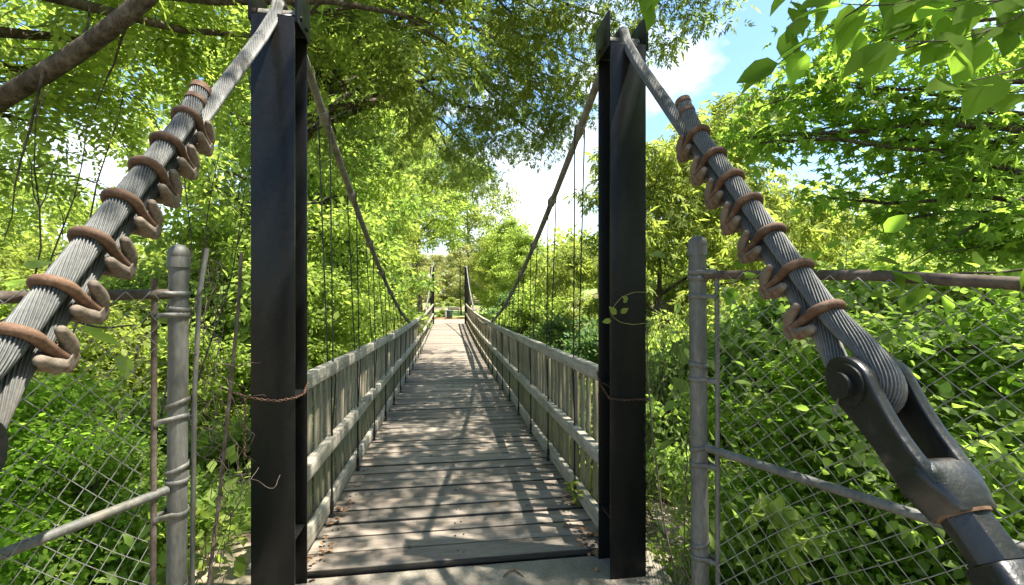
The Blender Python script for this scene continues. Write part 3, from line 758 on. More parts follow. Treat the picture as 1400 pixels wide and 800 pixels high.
# ---------------------------------------------------------------- far end of the bridge
def at(px, py_ground, d): p = W(px, py_ground, d); return p
b = at(614, 0, 31.0); zb = float(terr(b[0], b[1]))
t = thing('litter_bin', 'dark green litter bin on the path beyond the far end of the bridge', 'litter bin', (b[0], b[1], zb))
m = MB(); m.tube([(b[0], b[1], zb + .03), (b[0], b[1], zb + .06), (b[0], b[1], zb + .56)], [.21, .225, .235], 20); part('bin_body', m, M['bin'], t)
m = MB(); m.tube([(b[0], b[1], zb + .56), (b[0], b[1], zb + .60), (b[0], b[1], zb + .63)], [.25, .25, .17], 20); part('lid', m, M['bin'], t)
p = at(609.5, 0, 30.2); zp = float(terr(p[0], p[1]))
t = thing('marker_post', 'pale grey square post standing just left of the litter bin', 'post', (p[0], p[1], zp)); m = MB(); m.box((p[0], p[1], zp + .30), (.11, .11, .62)); part('post', m, M['greypaint'], t, bevel=.01)
m = MB(); m.hexa([[p[0] + s * .065, p[1] + u * .065, zp + .61 + k * .05] for s in (-1, 1) for u in (-1, 1) for k in (0, 1)]); part('post_cap', m, M['greypaint'], t, bevel=.01)
p = at(621, 0, 34); zp = float(terr(p[0], p[1]))
t = thing('park_bench', 'low brown bench on the lawn just right of the litter bin', 'bench', (p[0], p[1], zp))
m = MB()
for k in range(3): m.box((p[0], p[1] - .15 + k * .15, zp + .44), (.8, .12, .035))
part('seat', m, M['fenceGreen'], t)
m = MB()
for k in range(2): m.box((p[0], p[1] + .25, zp + .55 + k * .12), (.8, .03, .11))
part('backrest', m, M['fenceGreen'], t)
for s in (-1, 1):
    m = MB(); m.box((p[0] + s * .33, p[1] - .14, zp + .21), (.06, .05, .43)); m.box((p[0] + s * .33, p[1] + .2, zp + .38), (.06, .05, .77)); part('leg', m, M['fenceGreen'], t)
# thin park fence across the lawn
t = thing('rail_fence', 'thin dark rail fence crossing the lawn behind the litter bin', 'fence', (0, 46, float(terr(0, 46))))
m = MB(); X_ = np.linspace(-14, 14, 15)
m.tube([(x, 46, float(terr(x, 46)) + .82) for x in X_], .022, 5); m.tube([(x, 46, float(terr(x, 46)) + .42) for x in X_], .018, 5); part('rail', m, M['fenceGreen'], t)
for x in X_:
    m = MB(); m.box((x, 46.05, float(terr(x, 46)) + .42), (.07, .07, .92)); part('fence_post', m, M['fenceGreen'], t)

# ---------------------------------------------------------------- trees
P_round = tree_proto(1, 9.5, 3.1, 'quad', .17, 95, 17, 15, .55, .17, .18)
P_tall = tree_proto(2, 14.0, 3.4, 'quad', .18, 90, 22, 15, .60, .22, .22, shape='col')
P_small = tree_proto(3, 5.0, 1.9, 'quad', .12, 100, 12, 12, .36, .07, .08)
P_cone = tree_proto(4, 10.0, 2.3, 'spray', .26, 48, 20, 13, .48, .14, .12, shape='cone', droop=.1)
P_high = tree_proto(15, 11.0, 3.4, 'quad', .17, 60, 15, 15, .50, .13, .42)
P_willow = tree_proto(16, 9.0, 3.0, 'spray', .30, 34, 16, 12, .55, .12, .10, droop=.9)
P_airy = tree_proto(5, 11.0, 3.3, 'spray', .30, 30, 14, 13, .50, .15, .30)
P_bush = tree_proto(6, 2.4, 1.25, 'quad', .11, 110, 9, 9, .30, .035, .10)
P_big = tree_proto(8, 2.3, 1.05, 'ovate', .054, 100, 9, 9, .30, .03, .12, droop=.5)
def G(x, y): return float(terr(x, y)) - .08
RAD = {}
def pxd(px, d, rad=0):
    w = W(px, 402, d); x, y = w[0], w[1]
    if rad and y > 0:
        sgn = 1 if x > .07 else -1; x = .07 + sgn * max(abs(x - .07), 1.2 + rad)
    return x, y
grp = 'trees lining the ravine'
L_ = M['leaf_bright']; Yw = M['leaf_yellow']; Md = M['leaf_mid']; Bl = M['leaf_blue']
TREES = [
  # name, proto, px, depth, rot, scale, leaf, bark, label, zs
  ('leafy_tree', P_tall, 455, 12.5, .3, .95, L_, 'bark', 'tall bright green tree right behind the left tower post and hangers', 1.0),
  ('leafy_tree', P_tall, 545, 17.0, 1.7, .95, Md, 'bark', 'tall green tree with visible grey trunk left of the far left tower post', 1.05),
  ('leafy_tree', P_tall, 540, 27.0, 2.2, 1.1, Yw, 'bark', 'very tall yellow green tree behind the middle left hangers', 1.15),
  ('leafy_tree', P_airy, 548, 20.0, .4, 1.25, L_, 'bark', 'tall airy tree with a grey forked trunk above the far left railing', 1.1),
  ('leafy_tree', P_tall, 430, 18.0, 3.2, 1.15, Yw, 'bark', 'tall sunlit tree high behind the left cable beside the left tower', 1.1),
  ('leafy_tree', P_high, 574, 37.0, 1.2, 1.5, Yw, 'bark', 'tall tree whose high crown arches over the far end of the bridge', 1.0),
  ('leafy_tree', P_high, 560, 30.0, 3.9, 1.15, L_, 'bark', 'tall high crowned tree behind the far left tower post', 1.0),
  ('leafy_tree', P_high, 641, 40.0, 5.0, 1.25, Yw, 'bark', 'high crowned tree standing behind the far right tower post', 1.0),
  ('leafy_tree', P_small, 572, 29.0, 1.0, 1.3, L_, 'bark', 'low bushy tree behind the far left tower post', 1.1),
  ('leafy_tree', P_small, 552, 27.0, 3.0, 1.3, Yw, 'bark', 'low bushy yellow green tree left of the far left tower post', 1.1),
  ('leafy_tree', P_small, 664, 31.0, 4.0, 1.4, L_, 'bark', 'low bushy tree right of the far right tower post', 1.0),
  ('leafy_tree', P_round, 510, 11.0, 2.9, .75, L_, 'bark', 'rounded bright tree hanging over the middle of the left railing', 1.0),
  ('leafy_tree', P_round, 562, 24.0, 4.1, .95, Yw, 'bark', 'sunlit yellow green tree just left of the far left tower post', 1.0),
  ('leafy_tree', P_round, 300, 12.0, .8, .85, Yw, 'bark', 'sunny yellow green tree seen between the left fence post and the left tower', .9),
  ('leafy_tree', P_round, 180, 11.5, 2.2, .80, L_, 'bark', 'bright green tree behind the upper clips of the left cable', .88),
  ('leafy_tree', P_round, 70, 11.0, 3.3, .80, Yw, 'bark', 'yellow green tree behind the lower clips of the left cable', .9),
  ('leafy_tree', P_tall, -70, 12.0, .9, .8, L_, 'bark', 'tall green tree cut off by the left edge of the picture', .9),
  ('leafy_tree', P_small, 250, 8.0, 5.0, 1.0, L_, 'bark', 'small bright tree low behind the left fence post', 1.0),
  ('leafy_tree', P_small, 130, 7.5, 1.0, 1.05, Yw, 'bark', 'small yellow green tree behind the left chain link mesh', 1.0),
  ('leafy_tree', P_small, 20, 7.0, 2.6, 1.0, L_, 'bark', 'small tree at the left edge behind the chain link mesh', 1.0),
  ('leafy_tree', P_round, 672, 36.0, 1.3, .75, Yw, 'bark', 'sunlit yellow topped tree on the slope right of the far right tower post', .9),
  ('leafy_tree', P_round, 715, 25.0, 3.0, .60, L_, 'bark', 'bright green tree below the cloud gap, left of the right cable', .95),
  ('leafy_tree', P_round, 765, 21.0, 5.2, .62, Yw, 'bark', 'yellow green tree behind the nearest hangers of the right cable', 1.05),
  ('leafy_tree', P_small, 735, 14.5, 1.9, 1.05, Bl, 'bark', 'bluish green bushy tree low behind the right railing', .95),
  ('leafy_tree', P_small, 800, 10.5, 3.7, 1.0, Bl, 'bark', 'bluish green bushy tree beside the right tower post', 1.0),
  ('leafy_tree', P_small, 680, 19.5, .2, 1.15, L_, 'bark', 'dark based bushy tree beside the far half of the right railing', .9),
  ('feathery_tree', P_willow, 905, 14.0, .4, 1.2, Yw, 'bark', 'pale feathery tree rising just right of the right tower post', 1.0),
  ('feathery_tree', P_willow, 985, 16.0, 2.1, 1.4, Yw, 'bark', 'pale feathery tree rising behind the dead end of the right cable', 1.0),
  ('airy_tree', P_airy, 1090, 14.0, 1.1, .78, Yw, 'bark', 'thin airy tree with forked dark trunk behind the middle clips of the right cable', .85),
  ('airy_tree', P_airy, 1035, 20.0, 2.8, .95, Yw, 'bark', 'pale airy tree behind the upper clips of the right cable', .95),
  ('leafy_tree', P_round, 1180, 17.0, 4.4, .95, Yw, 'bark', 'sunny yellow tree seen beneath the star leaved branches on the right', .8),
  ('leafy_tree', P_round, 1300, 12.5, 2.4, .85, L_, 'bark', 'bright green tree behind the right fence rail', .85),
  ('leafy_tree', P_tall, 1440, 12.0, .6, .8, Md, 'bark', 'tall green tree cut off by the right edge of the picture', .9),
  ('leafy_tree', P_small, 930, 9.0, 2.2, 1.05, L_, 'bark', 'small bright tree behind the gap between right tower and right fence post', .95),
  ('leafy_tree', P_small, 1050, 8.0, 4.9, 1.05, Yw, 'bark', 'small sunlit tree behind the right fence post', .9),
  ('leafy_tree', P_small, 1200, 7.5, .9, 1.0, L_, 'bark', 'small tree behind the black socket of the right cable', 1.0),
]
def y_ok(px): return 380 < px < 900
for (nm, pr, px, d, rot, s, lm, bk, lb, zs) in TREES:
    x, y = pxd(px, d, (0 if pr is P_high else s) * {id(P_round): 3.3, id(P_tall): 3.6, id(P_small): 2.1, id(P_cone): 2.4, id(P_airy): 3.0, id(P_high): 0, id(P_willow): 2.6}[id(pr)] if y_ok(px) else 0); place_tree(nm, pr, (x, y, G(x, y)), rot, s, lm, M[bk], lb, 'tree', grp, zs)
# far pale trees round the park
FAR = [(575, 62, 1.0, .9, 'pale tree on the left side of the park beyond the bridge'), (600, 70, .95, 1.0, 'pale willow like tree above the litter bin'), (622, 66, .98, 1.0, 'pale willow like tree filling the gap between the far tower posts'),
       (646, 58, 1.0, .9, 'pale tree partly hidden by the far right tower post'), (667, 62, 1.2, 1.0, 'tall pale tree rising behind the far right railing'), (700, 56, 1.0, 1.0, 'pale tree on the hill under the cloud gap'), (545, 64, 1.3, 1.0, 'tall pale tree behind the far left trees')]
for i, (px, d, s, zs, lb) in enumerate(FAR):
    x, y = pxd(px, d); place_tree('willow_tree', P_willow, (x, y, G(x, y)), i * 1.3, s * .95, M['leaf_pale'], M['bark_pale'], lb, 'tree', 'pale trees round the park', zs * .9)
for i, (px, d, s, lb) in enumerate([(600, 52, .7, 'yellowish shrub on the pale meadow, left of three'), (617, 54, .72, 'yellowish shrub on the pale meadow, middle of three'), (627, 52, .62, 'yellowish shrub on the pale meadow, right of three')]):
    x, y = pxd(px, d); place_tree('meadow_shrub', P_bush, (x, y, G(x, y)), i, s * .85, M['leaf_yellow'], M['bark'], lb, 'shrub', 'shrubs on the meadow', .8)
x, y = pxd(605, 33); place_tree('low_shrub', P_bush, (x, y, G(x, y)), 1, .36, M['leaf_dark'], M['bark'], 'small dark shrub on the mulch left of the marker post', 'shrub', None, .8)
x, y = pxd(630.5, 36); s_ = place_tree('thin_tree', tree_proto(12, 6.5, 1.4, 'quad', .14, 40, 7, 8, .4, .07, .62), (x, y, G(x, y)), 0, .95, M['leaf_pale'], M['bark'], 'young slim trunked tree left of the far right tower post', 'tree')
# bushes along the bridge and behind the fences
BUSH = [(880, 5.8, 1.0, L_), (905, 4.6, .7, Md), (985, 5.0, .9, L_), (1080, 5.0, 1.0, Md), (1180, 4.6, 1.0, L_), (1290, 5.0, 1.1, Yw), (1400, 4.4, 1.0, L_), (640, 21.5, 1.1, Bl), (655, 16.0, 1.15, Md), (700, 12.0, 1.2, L_), (770, 8.5, 1.2, Bl), (750, 11.0, 1.3, L_),
        (575, 19.0, 1.2, L_), (545, 13.0, 1.3, L_), (500, 9.5, 1.3, Md), (440, 8.0, 1.3, L_), (335, 7.5, .8, Yw), (215, 5.6, .9, L_), (120, 5.2, .9, Yw), (30, 5.0, .9, L_), (-40, 5.0, 1.0, Md)]
where = ['just right of the right tower post', 'low beside the foot of the right tower', 'behind the right fence post', 'behind the right fence mesh under the cable clips', 'behind the right black socket', 'behind the slot of the right socket', 'at the right edge behind the fence', 'beside the far right tower post', 'beside the far half of the right railing', 'beside the middle of the right railing', 'beside the near part of the right railing', 'behind the second and third right hangers',
         'beside the far half of the left railing', 'beside the middle of the left railing', 'behind the third left hanger', 'behind the first left hangers', 'between left tower and leaning rusty bar', 'behind the left fence post', 'behind the left mesh under the clips', 'behind the left mesh near the picture edge', 'cut off at the left picture edge']
for i, ((px, d, s, lm), w_) in enumerate(zip(BUSH, where)):
    x, y = pxd(px, d)
    if abs(x - .07) < 1.3 + 1.4 * s and y > 2.4: x = .07 + math.copysign(1.3 + 1.4 * s, x - .07)
    place_tree('shrub', P_bush, (x, y, G(x, y)), i * 1.1, s, lm, M['bark'], 'leafy green shrub ' + w_, 'shrub', 'shrubs in the ravine', 1.15)
# broad leaved vines/saplings just behind the mesh
BIG = [(1130, 2.6, .8, 'under the lowest clips of the right cable'), (1210, 2.4, .98, 'directly behind the right socket'), (1320, 2.3, .95, 'behind the slot of the right socket'), (1430, 2.3, 1.0, 'at the right edge of the picture'),
       (60, 2.6, .66, 'behind the lower left cable clips'), (150, 2.8, .52, 'behind the middle of the left mesh'), (-30, 2.5, .75, 'at the left edge of the picture')]
for i, (px, d, s, w_) in enumerate(BIG):
    x, y = pxd(px, d)
    place_tree('broad_leaf_sapling', P_big, (x, y, -1.85 + .0), i * 2.0, s, M['leaf_near'] if i % 2 == 0 else M['leaf_mid'], M['bark'], 'broad leaved sapling ' + w_, 'sapling', 'broad leaved saplings behind the fences', .82)

# ---- near overhanging trees
def near_tree(name, label, base, top, r0, lobes, seed, kind, size, per, leafm, clump_r, extra=None, **kw):
    r = np.random.default_rng(seed); t = MB(); l = MB()
    crown(t, l, np.array(base, float), np.array(top, float), r0, lobes, r, kind, size, per, clump_r, **kw)
    if extra: extra(t, l, r)
    o = thing(name, label, 'tree', tuple(base))
    part('trunk', t, M['bark'], o, smooth=True); part('crown', l, leafm, o)
    return o
def LB(px, py, d, r, n, rz=None): w = W(px, py, d); return (w[0], w[1], w[2], r, r, (rz or r * .55), n)
# oak over the bridge
oak = [LB(450, 40, 5.6, .8, 9), LB(540, 30, 6.2, .9, 11), LB(500, 130, 7.0, .9, 9), LB(620, 20, 6.0, .9, 11), LB(590, 110, 7.5, .9, 10), LB(700, 20, 6.0, .9, 10), LB(660, 150, 8.0, .9, 9),
       LB(745, 60, 6.5, .8, 10), LB(745, 120, 7.5, .7, 8), LB(820, 20, 6.2, .8, 8), LB(905, 8, 6.0, .7, 7), LB(955, -10, 5.8, .6, 6), LB(760, 170, 8.5, .5, 5), LB(470, 200, 7.5, .7, 7), LB(620, 230, 10.5, .9, 9), LB(700, 150, 8.5, .7, 8), LB(770, 140, 8, .6, 7), LB(805, 90, 7.5, .6, 7), LB(650, 250, 11, .8, 7), LB(680, 190, 9.5, .8, 9), LB(600, 150, 9, .9, 9), LB(740, 190, 9.0, .6, 6), LB(520, 40, 7.5, .9, 8), LB(680, 20, 8, .9, 9), LB(560, 190, 8.5, .9, 9), LB(640, 200, 9.0, .8, 8), LB(700, 90, 7.5, .8, 8), LB(540, 90, 6.5, .8, 8), LB(650, 70, 7.0, .8, 8),
       LB(450, -100, 4.6, .9, 9), LB(600, -120, 4.6, 1.0, 10), LB(740, -130, 4.6, 1.0, 10), LB(880, -120, 4.5, .9, 9), LB(620, -300, 4.4, 1.1, 10), LB(780, -320, 4.2, 1.1, 9), LB(500, -300, 4.2, 1.0, 8)]
for (x_, y_, z_, r_, n_) in [(2.8, 10.4, 8.4, 1.4, 13), (4.0, 9.6, 9.2, 1.4, 13), (3.4, 12.0, 10.0, 1.5, 12), (2.2, 8.2, 7.2, 1.2, 10), (2.0, 9.6, 7.6, 1.2, 11), (4.4, 8.2, 8.2, 1.3, 14), (1.4, 7.6, 6.6, 1.1, 10), (4.0, 4.2, 6.6, 1.2, 14), (3.8, 6.2, 7.2, 1.2, 14), (3.6, 2.2, 6.2, 1.2, 14), (1.2, 3.5, 4.6, 1.0, 9), (2.6, 3.4, 4.8, 1.0, 9), (1.8, 5.2, 5.2, 1.1, 10), (3.2, 5.2, 5.4, 1.1, 9), (2.2, 7.0, 6.2, 1.1, 9), (3.4, 7.4, 6.6, 1.1, 8), (2.6, 9.0, 7.6, 1.2, 8), (.6, 5.6, 5.4, 1.0, 7), (1.2, 1.6, 4.4, 1.0, 8), (2.8, 1.4, 4.6, 1.0, 8), (-.4, 3.0, 4.3, .9, 7), (-.6, 1.2, 4.2, .9, 7)]:
    oak.append((x_, y_, z_, r_, r_, .5, int(n_ * 1.9)))
bx = W(383, 402, 6.0)
near_tree('oak_tree', 'large oak whose dark narrow leaved branches hang over the middle of the bridge', (bx[0], bx[1], G(bx[0], bx[1])), (bx[0] + .2, bx[1] - .3, 6.6), .24, oak, 31, 'spray', .14, 40, M['leaf_dark'], .36, flat=.7, droop=.7, fork=.25, twig=.006, wob=.6, limbup=.5, limbscale=.26)
# left locust with the thick limb
def limb(t, l, r):
    P = smoothpath(resample([(-4.6, 1.6, .6), W(-60, 175, 3.3), W(40, 112, 3.1), W(95, 80, 3.05), W(150, 40, 3.0), W(210, -10, 2.95), W(330, -150, 3.1), W(450, -300, 3.6)], .15), 2)
    t.tube(P, np.linspace(.078, .04, len(P)), 12)
    for a, b in (((115, 60), (125, -10)), ((60, 95), (5, 330)), ((180, 15), (130, 150))):
        t.tube(curve(W(*a, 3.02), W(*b, 3.3), r, .15, 7, 0), np.linspace(.010, .003, 7), 5)
loc = [LB(40, 30, 4.4, .8, 11), LB(120, 110, 4.8, .8, 9), LB(60, 170, 5.2, .8, 10), LB(230, 50, 4.8, .7, 8), LB(300, 110, 5.6, .7, 6), LB(160, 0, 4.0, .7, 10), LB(0, 230, 4.8, .6, 8), LB(290, 10, 4.5, .7, 9),
       LB(10, 120, 4.2, .6, 8), LB(200, 150, 6.0, .7, 5), LB(250, -80, 3.6, .9, 10), LB(100, -120, 3.6, .9, 10), LB(430, 60, 5.0, .6, 6), LB(490, 10, 5.0, .6, 6), LB(610, 60, 5.2, .35, 4), LB(0, -50, 3.6, .8, 8)]
near_tree('locust_tree', 'locust tree with a thick brown limb and feathery leaflets across the upper left', (-4.7, 1.4, G(-4.7, 1.4)), (-4.3, 2.0, 4.6), .2, loc, 32, 'compound', .40, 10, M['leaf_bright'], .45, extra=limb, flat=.6, droop=.3, wob=.3)
# sweetgum on the right
def sg(t, l, r):
    for pts, r0 in (([(1560, 240, 4.6), (1400, 268, 4.2), (1330, 310, 4.0), (1240, 362, 4.0)], .022), ([(1600, 100, 4.8), (1400, 40, 4.4), (1250, 60, 4.1), (1130, 115, 4.2), (1030, 150, 4.4)], .02), ([(1560, 160, 4.6), (1330, 205, 4.2), (1200, 240, 4.3)], .016), ([(1500, 300, 4.2), (1390, 330, 3.9), (1290, 345, 4.0)], .014)):
        P = smoothpath(resample([W(*q) for q in pts], .12), 1); t.tube(P, np.linspace(r0, .005, len(P)), 6)
sgl = [LB(1360, 190, 4.0, .5, 15), LB(1270, 130, 4.1, .5, 15), LB(1170, 120, 4.3, .45, 12), LB(1075, 120, 4.6, .42, 10), LB(1040, 195, 4.5, .30, 6), LB(1180, 200, 4.6, .5, 12), LB(1290, 240, 4.3, .5, 14), LB(1235, 300, 4.5, .4, 9),
       LB(1380, 300, 4.0, .45, 12), LB(1330, 345, 4.2, .4, 9), LB(1370, 80, 4.5, .55, 13), LB(1160, 50, 4.5, .4, 8), LB(1260, 40, 4.4, .5, 12), LB(1000, 190, 4.8, .2, 3), LB(1130, 270, 4.7, .3, 4), LB(1110, 180, 4.8, .35, 5),
       (4.2, .6, 3.4, .9, .9, .5, 14), (4.6, 2.0, 4.6, 1.0, 1.0, .5, 14), (5.2, .2, 4.2, .9, .9, .5, 14), (4.0, 1.6, 3.9, .9, .9, .5, 14), (3.4, .2, 3.3, .8, .8, .4, 12), LB(1300, -80, 4.2, .8, 10), LB(1450, 0, 4.0, .8, 9), LB(1150, -150, 4.4, .6, 6)]
near_tree('sweetgum_tree', 'sweetgum with star shaped leaves filling the upper right behind the cable', (6.4, 2.6, G(6.4, 2.6)), (6.0, 3.0, 5.6), .19, sgl, 33, 'star', .125, 25, M['leaf_star'], .34, extra=sg, flat=.6, droop=.35, wob=.3, limbscale=.22)
# broad backlit leaves close to the lens, top right
def mul(t, l, r):
    paths = [[(1500, -60, 1.7), (1400, 20, 1.5), (1310, 60, 1.4), (1220, 55, 1.4)], [(1300, -90, 1.6), (1180, 10, 1.6), (1110, 50, 1.7), (1060, 90, 1.8)], [(1480, 60, 1.5), (1400, 95, 1.4), (1330, 110, 1.35)], [(1500, 330, 1.9), (1430, 360, 1.8), (1385, 375, 1.8)], [(940, -120, 1.9), (900, -30, 1.8), (884, 2, 1.8)],
             [(1360, -90, 1.5), (1290, -10, 1.5), (1230, 15, 1.5), (1150, 5, 1.6)], [(1480, 10, 1.6), (1380, -5, 1.55), (1300, 5, 1.6), (1260, 25, 1.6)], [(1200, -120, 1.8), (1150, -20, 1.75), (1100, 20, 1.8), (1075, 40, 1.8)], [(1420, -80, 1.7), (1340, 0, 1.6), (1250, 10, 1.6), (1180, 35, 1.7)], [(1500, 20, 1.7), (1420, 40, 1.6), (1360, 30, 1.6), (1290, 60, 1.6)], [(1480, 90, 1.7), (1400, 130, 1.6), (1350, 125, 1.55)], [(1120, -100, 1.9), (1100, -20, 1.9), (1080, 5, 1.9)], [(1450, -60, 1.5), (1400, -10, 1.45), (1340, 20, 1.45), (1290, 15, 1.5)]]
    for pts in paths:
        P = smoothpath(resample([W(*q) for q in pts], .075), 2); t.tube(P, np.linspace(.0045, .0015, len(P)), 5)
        n = len(P); idx = np.arange(max(1, int(n * .2)), n, 1)
        for i in np.append(idx, n - 1):
            d = unit(P[min(i, n - 1)] - P[max(0, i - 1)] + 1e-6); s = 1 if i % 2 else -1
            tip = unit(d * .7 + np.array([CS, -SN, 0]) * s * .5 + np.array([0, 0, -.35]) + r.normal(size=3) * .25)
            nr = unit(np.array([0, 0, 1.0]) + np.array([-SN, -CS, 0]) * .75 + r.normal(size=3) * .25)
            leaves(l, P[i][None, :] + r.normal(size=(1, 3)) * .012, tip[None, :], nr[None, :], np.array([.105 + .05 * r.random()]), 'ovate')
near_tree('mulberry_tree', 'slender tree whose broad glowing leaves hang close in the top right corner', (2.9, .1, -2.0), (2.7, .5, 2.6), .05, [(2.4, .9, 2.4, .35, .35, .25, 5)], 34, 'ovate', .14, 10, M['leaf_near'], .25, extra=mul, droop=.5)
# shade giver behind the camera
place_tree('leafy_tree', P_round, (4.6, -3.2, -1.9), .4, .95, M['leaf_mid'], M['bark'], 'broad tree behind the camera shading the bridge entrance', 'tree', None, 1.0)

# ---------------------------------------------------------------- undergrowth (uncountable)
r = np.random.default_rng(50); n = 5200
X = r.uniform(-17, 18, n); Y = r.uniform(2.4, 27, n)
keep = (np.abs(X - .07) > 1.35) & ~((np.abs(X + 2.9) < 1.2) & (np.abs(Y - 7.0) < 2.3) & (r.random(n) < .85)) & ~((np.abs(X - 2.3) < .8) & (np.abs(Y - 3.6) < 1.5) & (r.random(n) < .8)) & ~((np.abs(Y - 13.5) < 3.8) & (r.random(n) < .6))
X, Y = X[keep], Y[keep]; C = np.c_[X, Y, terr(X, Y) + .1 + .28 * r.random(len(X))]
l = MB(); clump_leaves(l, C, .25 + .25 * r.random(len(C)), 42, .10, 'quad', r, .8, .1)
tag(part('undergrowth', l, M['leaf_bright']), kind='stuff')
r = np.random.default_rng(51); n = 900
X = np.concatenate([r.uniform(1.5, 6, n), r.uniform(-5, -1.5, n)]); Y = r.uniform(1.0, 4.5, 2 * n)
keep = ~((np.abs(X - 2.0) < .75) & (Y > 2.0) & (r.random(2 * n) < .75))
X, Y = X[keep], Y[keep]; C = np.c_[X, Y, terr(X, Y) + .06 + .25 * r.random(len(X))]
l = MB(); clump_leaves(l, C, .14 + .12 * r.random(len(C)), 22, .06, 'ovate', r, .8, .1)
tag(part('ground_ivy', l, M['leaf_mid']), kind='stuff')
# far woods closing the horizon
r = np.random.default_rng(52); l = MB(); Cs = []
for i in range(1500):
    a = r.uniform(-1.35, 1.35) + TH; d = r.uniform(42, 75) if abs(a) > .12 else r.uniform(105, 135)
    x, y = math.sin(a) * d, math.cos(a) * d
    hmax = 7.5 if abs(a) > .12 else 9
    if -.02 < a - .1 < .42: hmax = 5.0
    Cs.append((x, y, float(terr(x, y)) + r.uniform(0, hmax)))
Cs = np.array(Cs); clump_leaves(l, Cs, 1.5 + r.random(len(Cs)), 75, .55, 'quad', r, .8, .1)
tag(part('distant_woodland', l, M['leaf_yellow']), kind='stuff')

# ---------------------------------------------------------------- small things
# vine tendril on the right tower
vp = lambda px, py: W(px, py, 2.33)
t = thing('vine_sprig', 'light green vine tendril curling on the face of the right near tower post', 'vine', tuple(vp(884, 440)))
m = MB(); m.tube(smoothpath(resample([vp(884, 400), vp(868, 399), vp(850, 406), vp(838, 420), vp(836, 432), vp(848, 441), vp(866, 444), vp(890, 441)], .01), 3), .0013, 5, cap=False); part('stem', m, M['leaf_pale'], t)
l = MB(); tcv = np.array([-SN, -CS, .3])
for px, py, a, s in ((842, 430, -.6, .052), (848, 428, .9, .045), (835, 438, -1.8, .045), (858, 410, -.9, .035), (852, 414, .6, .03)):
    tip = np.array([CS * math.sin(a), -SN * math.sin(a), math.cos(a) * .8]); l = MB(); leaves(l, vp(px, py)[None, :] + np.array([[0, -.006, 0]]), unit(tip)[None, :], tcv[None, :], np.array([s]), 'ovate'); part('leaf', l, M['leaf_yellow'], t)
# sprig growing at the right kick board
c = np.array([.93, 3.22, zd(3.22) + .01]); t = thing('small_weed', 'small green weed sprouting at the foot of the right railing', 'weed', tuple(c))
m = MB(); l = MB(); r = np.random.default_rng(4)
for k in range(6):
    e = c + np.array([r.normal() * .02 - .02, r.normal() * .04, .08 + .12 * r.random()]); m.tube(curve(c, e, r, .1, 5, .1), .0012, 4)
    leaves(l, e[None, :].repeat(4, 0) - np.array([0, 0, .02]) * np.arange(4)[:, None], unit(r.normal(size=(4, 3)) + np.array([0, 0, .3])), unit(r.normal(size=(4, 3)) + np.array([-.3, -.6, 1])), np.full(4, .05), 'ovate')
part('stem', m, M['leaf_mid'], t); part('leaf', l, M['leaf_yellow'], t)
# leafy seedling low right of the fence
c = W(1035, 800, 1.9); c[2] = -1.55; t = thing('seedling', 'pale green seedling low behind the right fence mesh', 'seedling', tuple(c))
m = MB(); l = MB()
for k in range(9):
    e = W(1010 + r.random() * 90, 690 + r.random() * 90, 1.85); m.tube(curve(c, e, r, .1, 5, .1), .002, 4)
    leaves(l, e[None, :].repeat(5, 0), unit(r.normal(size=(5, 3)) + np.array([0, 0, .1])), unit(r.normal(size=(5, 3)) * .5 + np.array([-.1, -.5, 1])), np.full(5, .075), 'ovate')
part('stem', m, M['leaf_mid'], t); part('leaf', l, M['leaf_bright'], t)
# dry leaves gathered in the deck corners, one stuff object
l = MB(); r = np.random.default_rng(8)
def scat(cx, cy, sx, sy, n, on):
    x = cx + r.normal(size=n) * sx; y = cy + r.normal(size=n) * sy
    z = np.array([zd(max(Y0, b)) if b > Y0 else -1.57 for b in y]) + .006 + r.random(n) * .012
    leaves(l, np.c_[x, y, z], unit(np.c_[r.normal(size=(n, 2)), r.normal(size=n) * .3]), unit(np.c_[r.normal(size=(n, 2)) * .5, np.ones(n)]), .025 + .025 * r.random(n), 'ovate')
scat(.87, 2.80, .035, .12, 36, 1); scat(-.76, 2.80, .03, .13, 16, 1); scat(.90, 3.35, .02, .1, 16, 1); scat(-.76, 3.4, .02, .12, 18, 1)
x = r.uniform(-.75, .9, 26); y = r.uniform(2.8, 14, 26)
leaves(l, np.c_[x, y, zd(y) + .006], unit(np.c_[r.normal(size=(26, 2)), np.zeros(26)]), unit(np.c_[r.normal(size=(26, 2)) * .3, np.ones(26)]), .03 + .02 * r.random(26), 'ovate')
tag(part('leaf_litter', l, M['dry']), kind='stuff')
def vine_along(name, label, pts, n, size, mat, seed, off=.05):
    r = np.random.default_rng(seed); P = smoothpath(resample(pts, .03), 2)
    P[1:-1] += r.normal(size=(len(P) - 2, 3)) * .010
    t = thing(name, label, 'vine', tuple(P[0])); m = MB(); m.tube(smoothpath(P, 1), .003, 5, cap=False); part('stem', m, M['bark'], t)
    i = r.integers(0, len(P), n); o = r.normal(size=(n, 3)) * off; l = MB()
    leaves(l, P[i] + o, unit(o + r.normal(size=(n, 3)) * .03 + np.array([0, 0, -.03])), unit(r.normal(size=(n, 3)) * .5 + np.array([-.1, -.5, 1])), size * (.6 + .7 * r.random(n)), 'ovate')
    part('foliage', l, mat, t, kind=None)
vine_along('climbing_vine', 'leafy vine growing over the rusty top rail of the right fence', [(1.02, 1.66, .03), (1.14, 1.35, .08), (1.28, 1.1, .06), (1.42, .85, .05), (1.55, .6, .04)], 60, .06, M['leaf_near'], 71, .05)
vine_along('climbing_vine', 'leafy vine behind the dome capped post of the right fence', [(1.05, 1.95, -1.6), (1.08, 1.95, -.8), (1.1, 1.9, -.2), (1.05, 1.9, .22)], 60, .07, M['leaf_mid'], 72, .09)
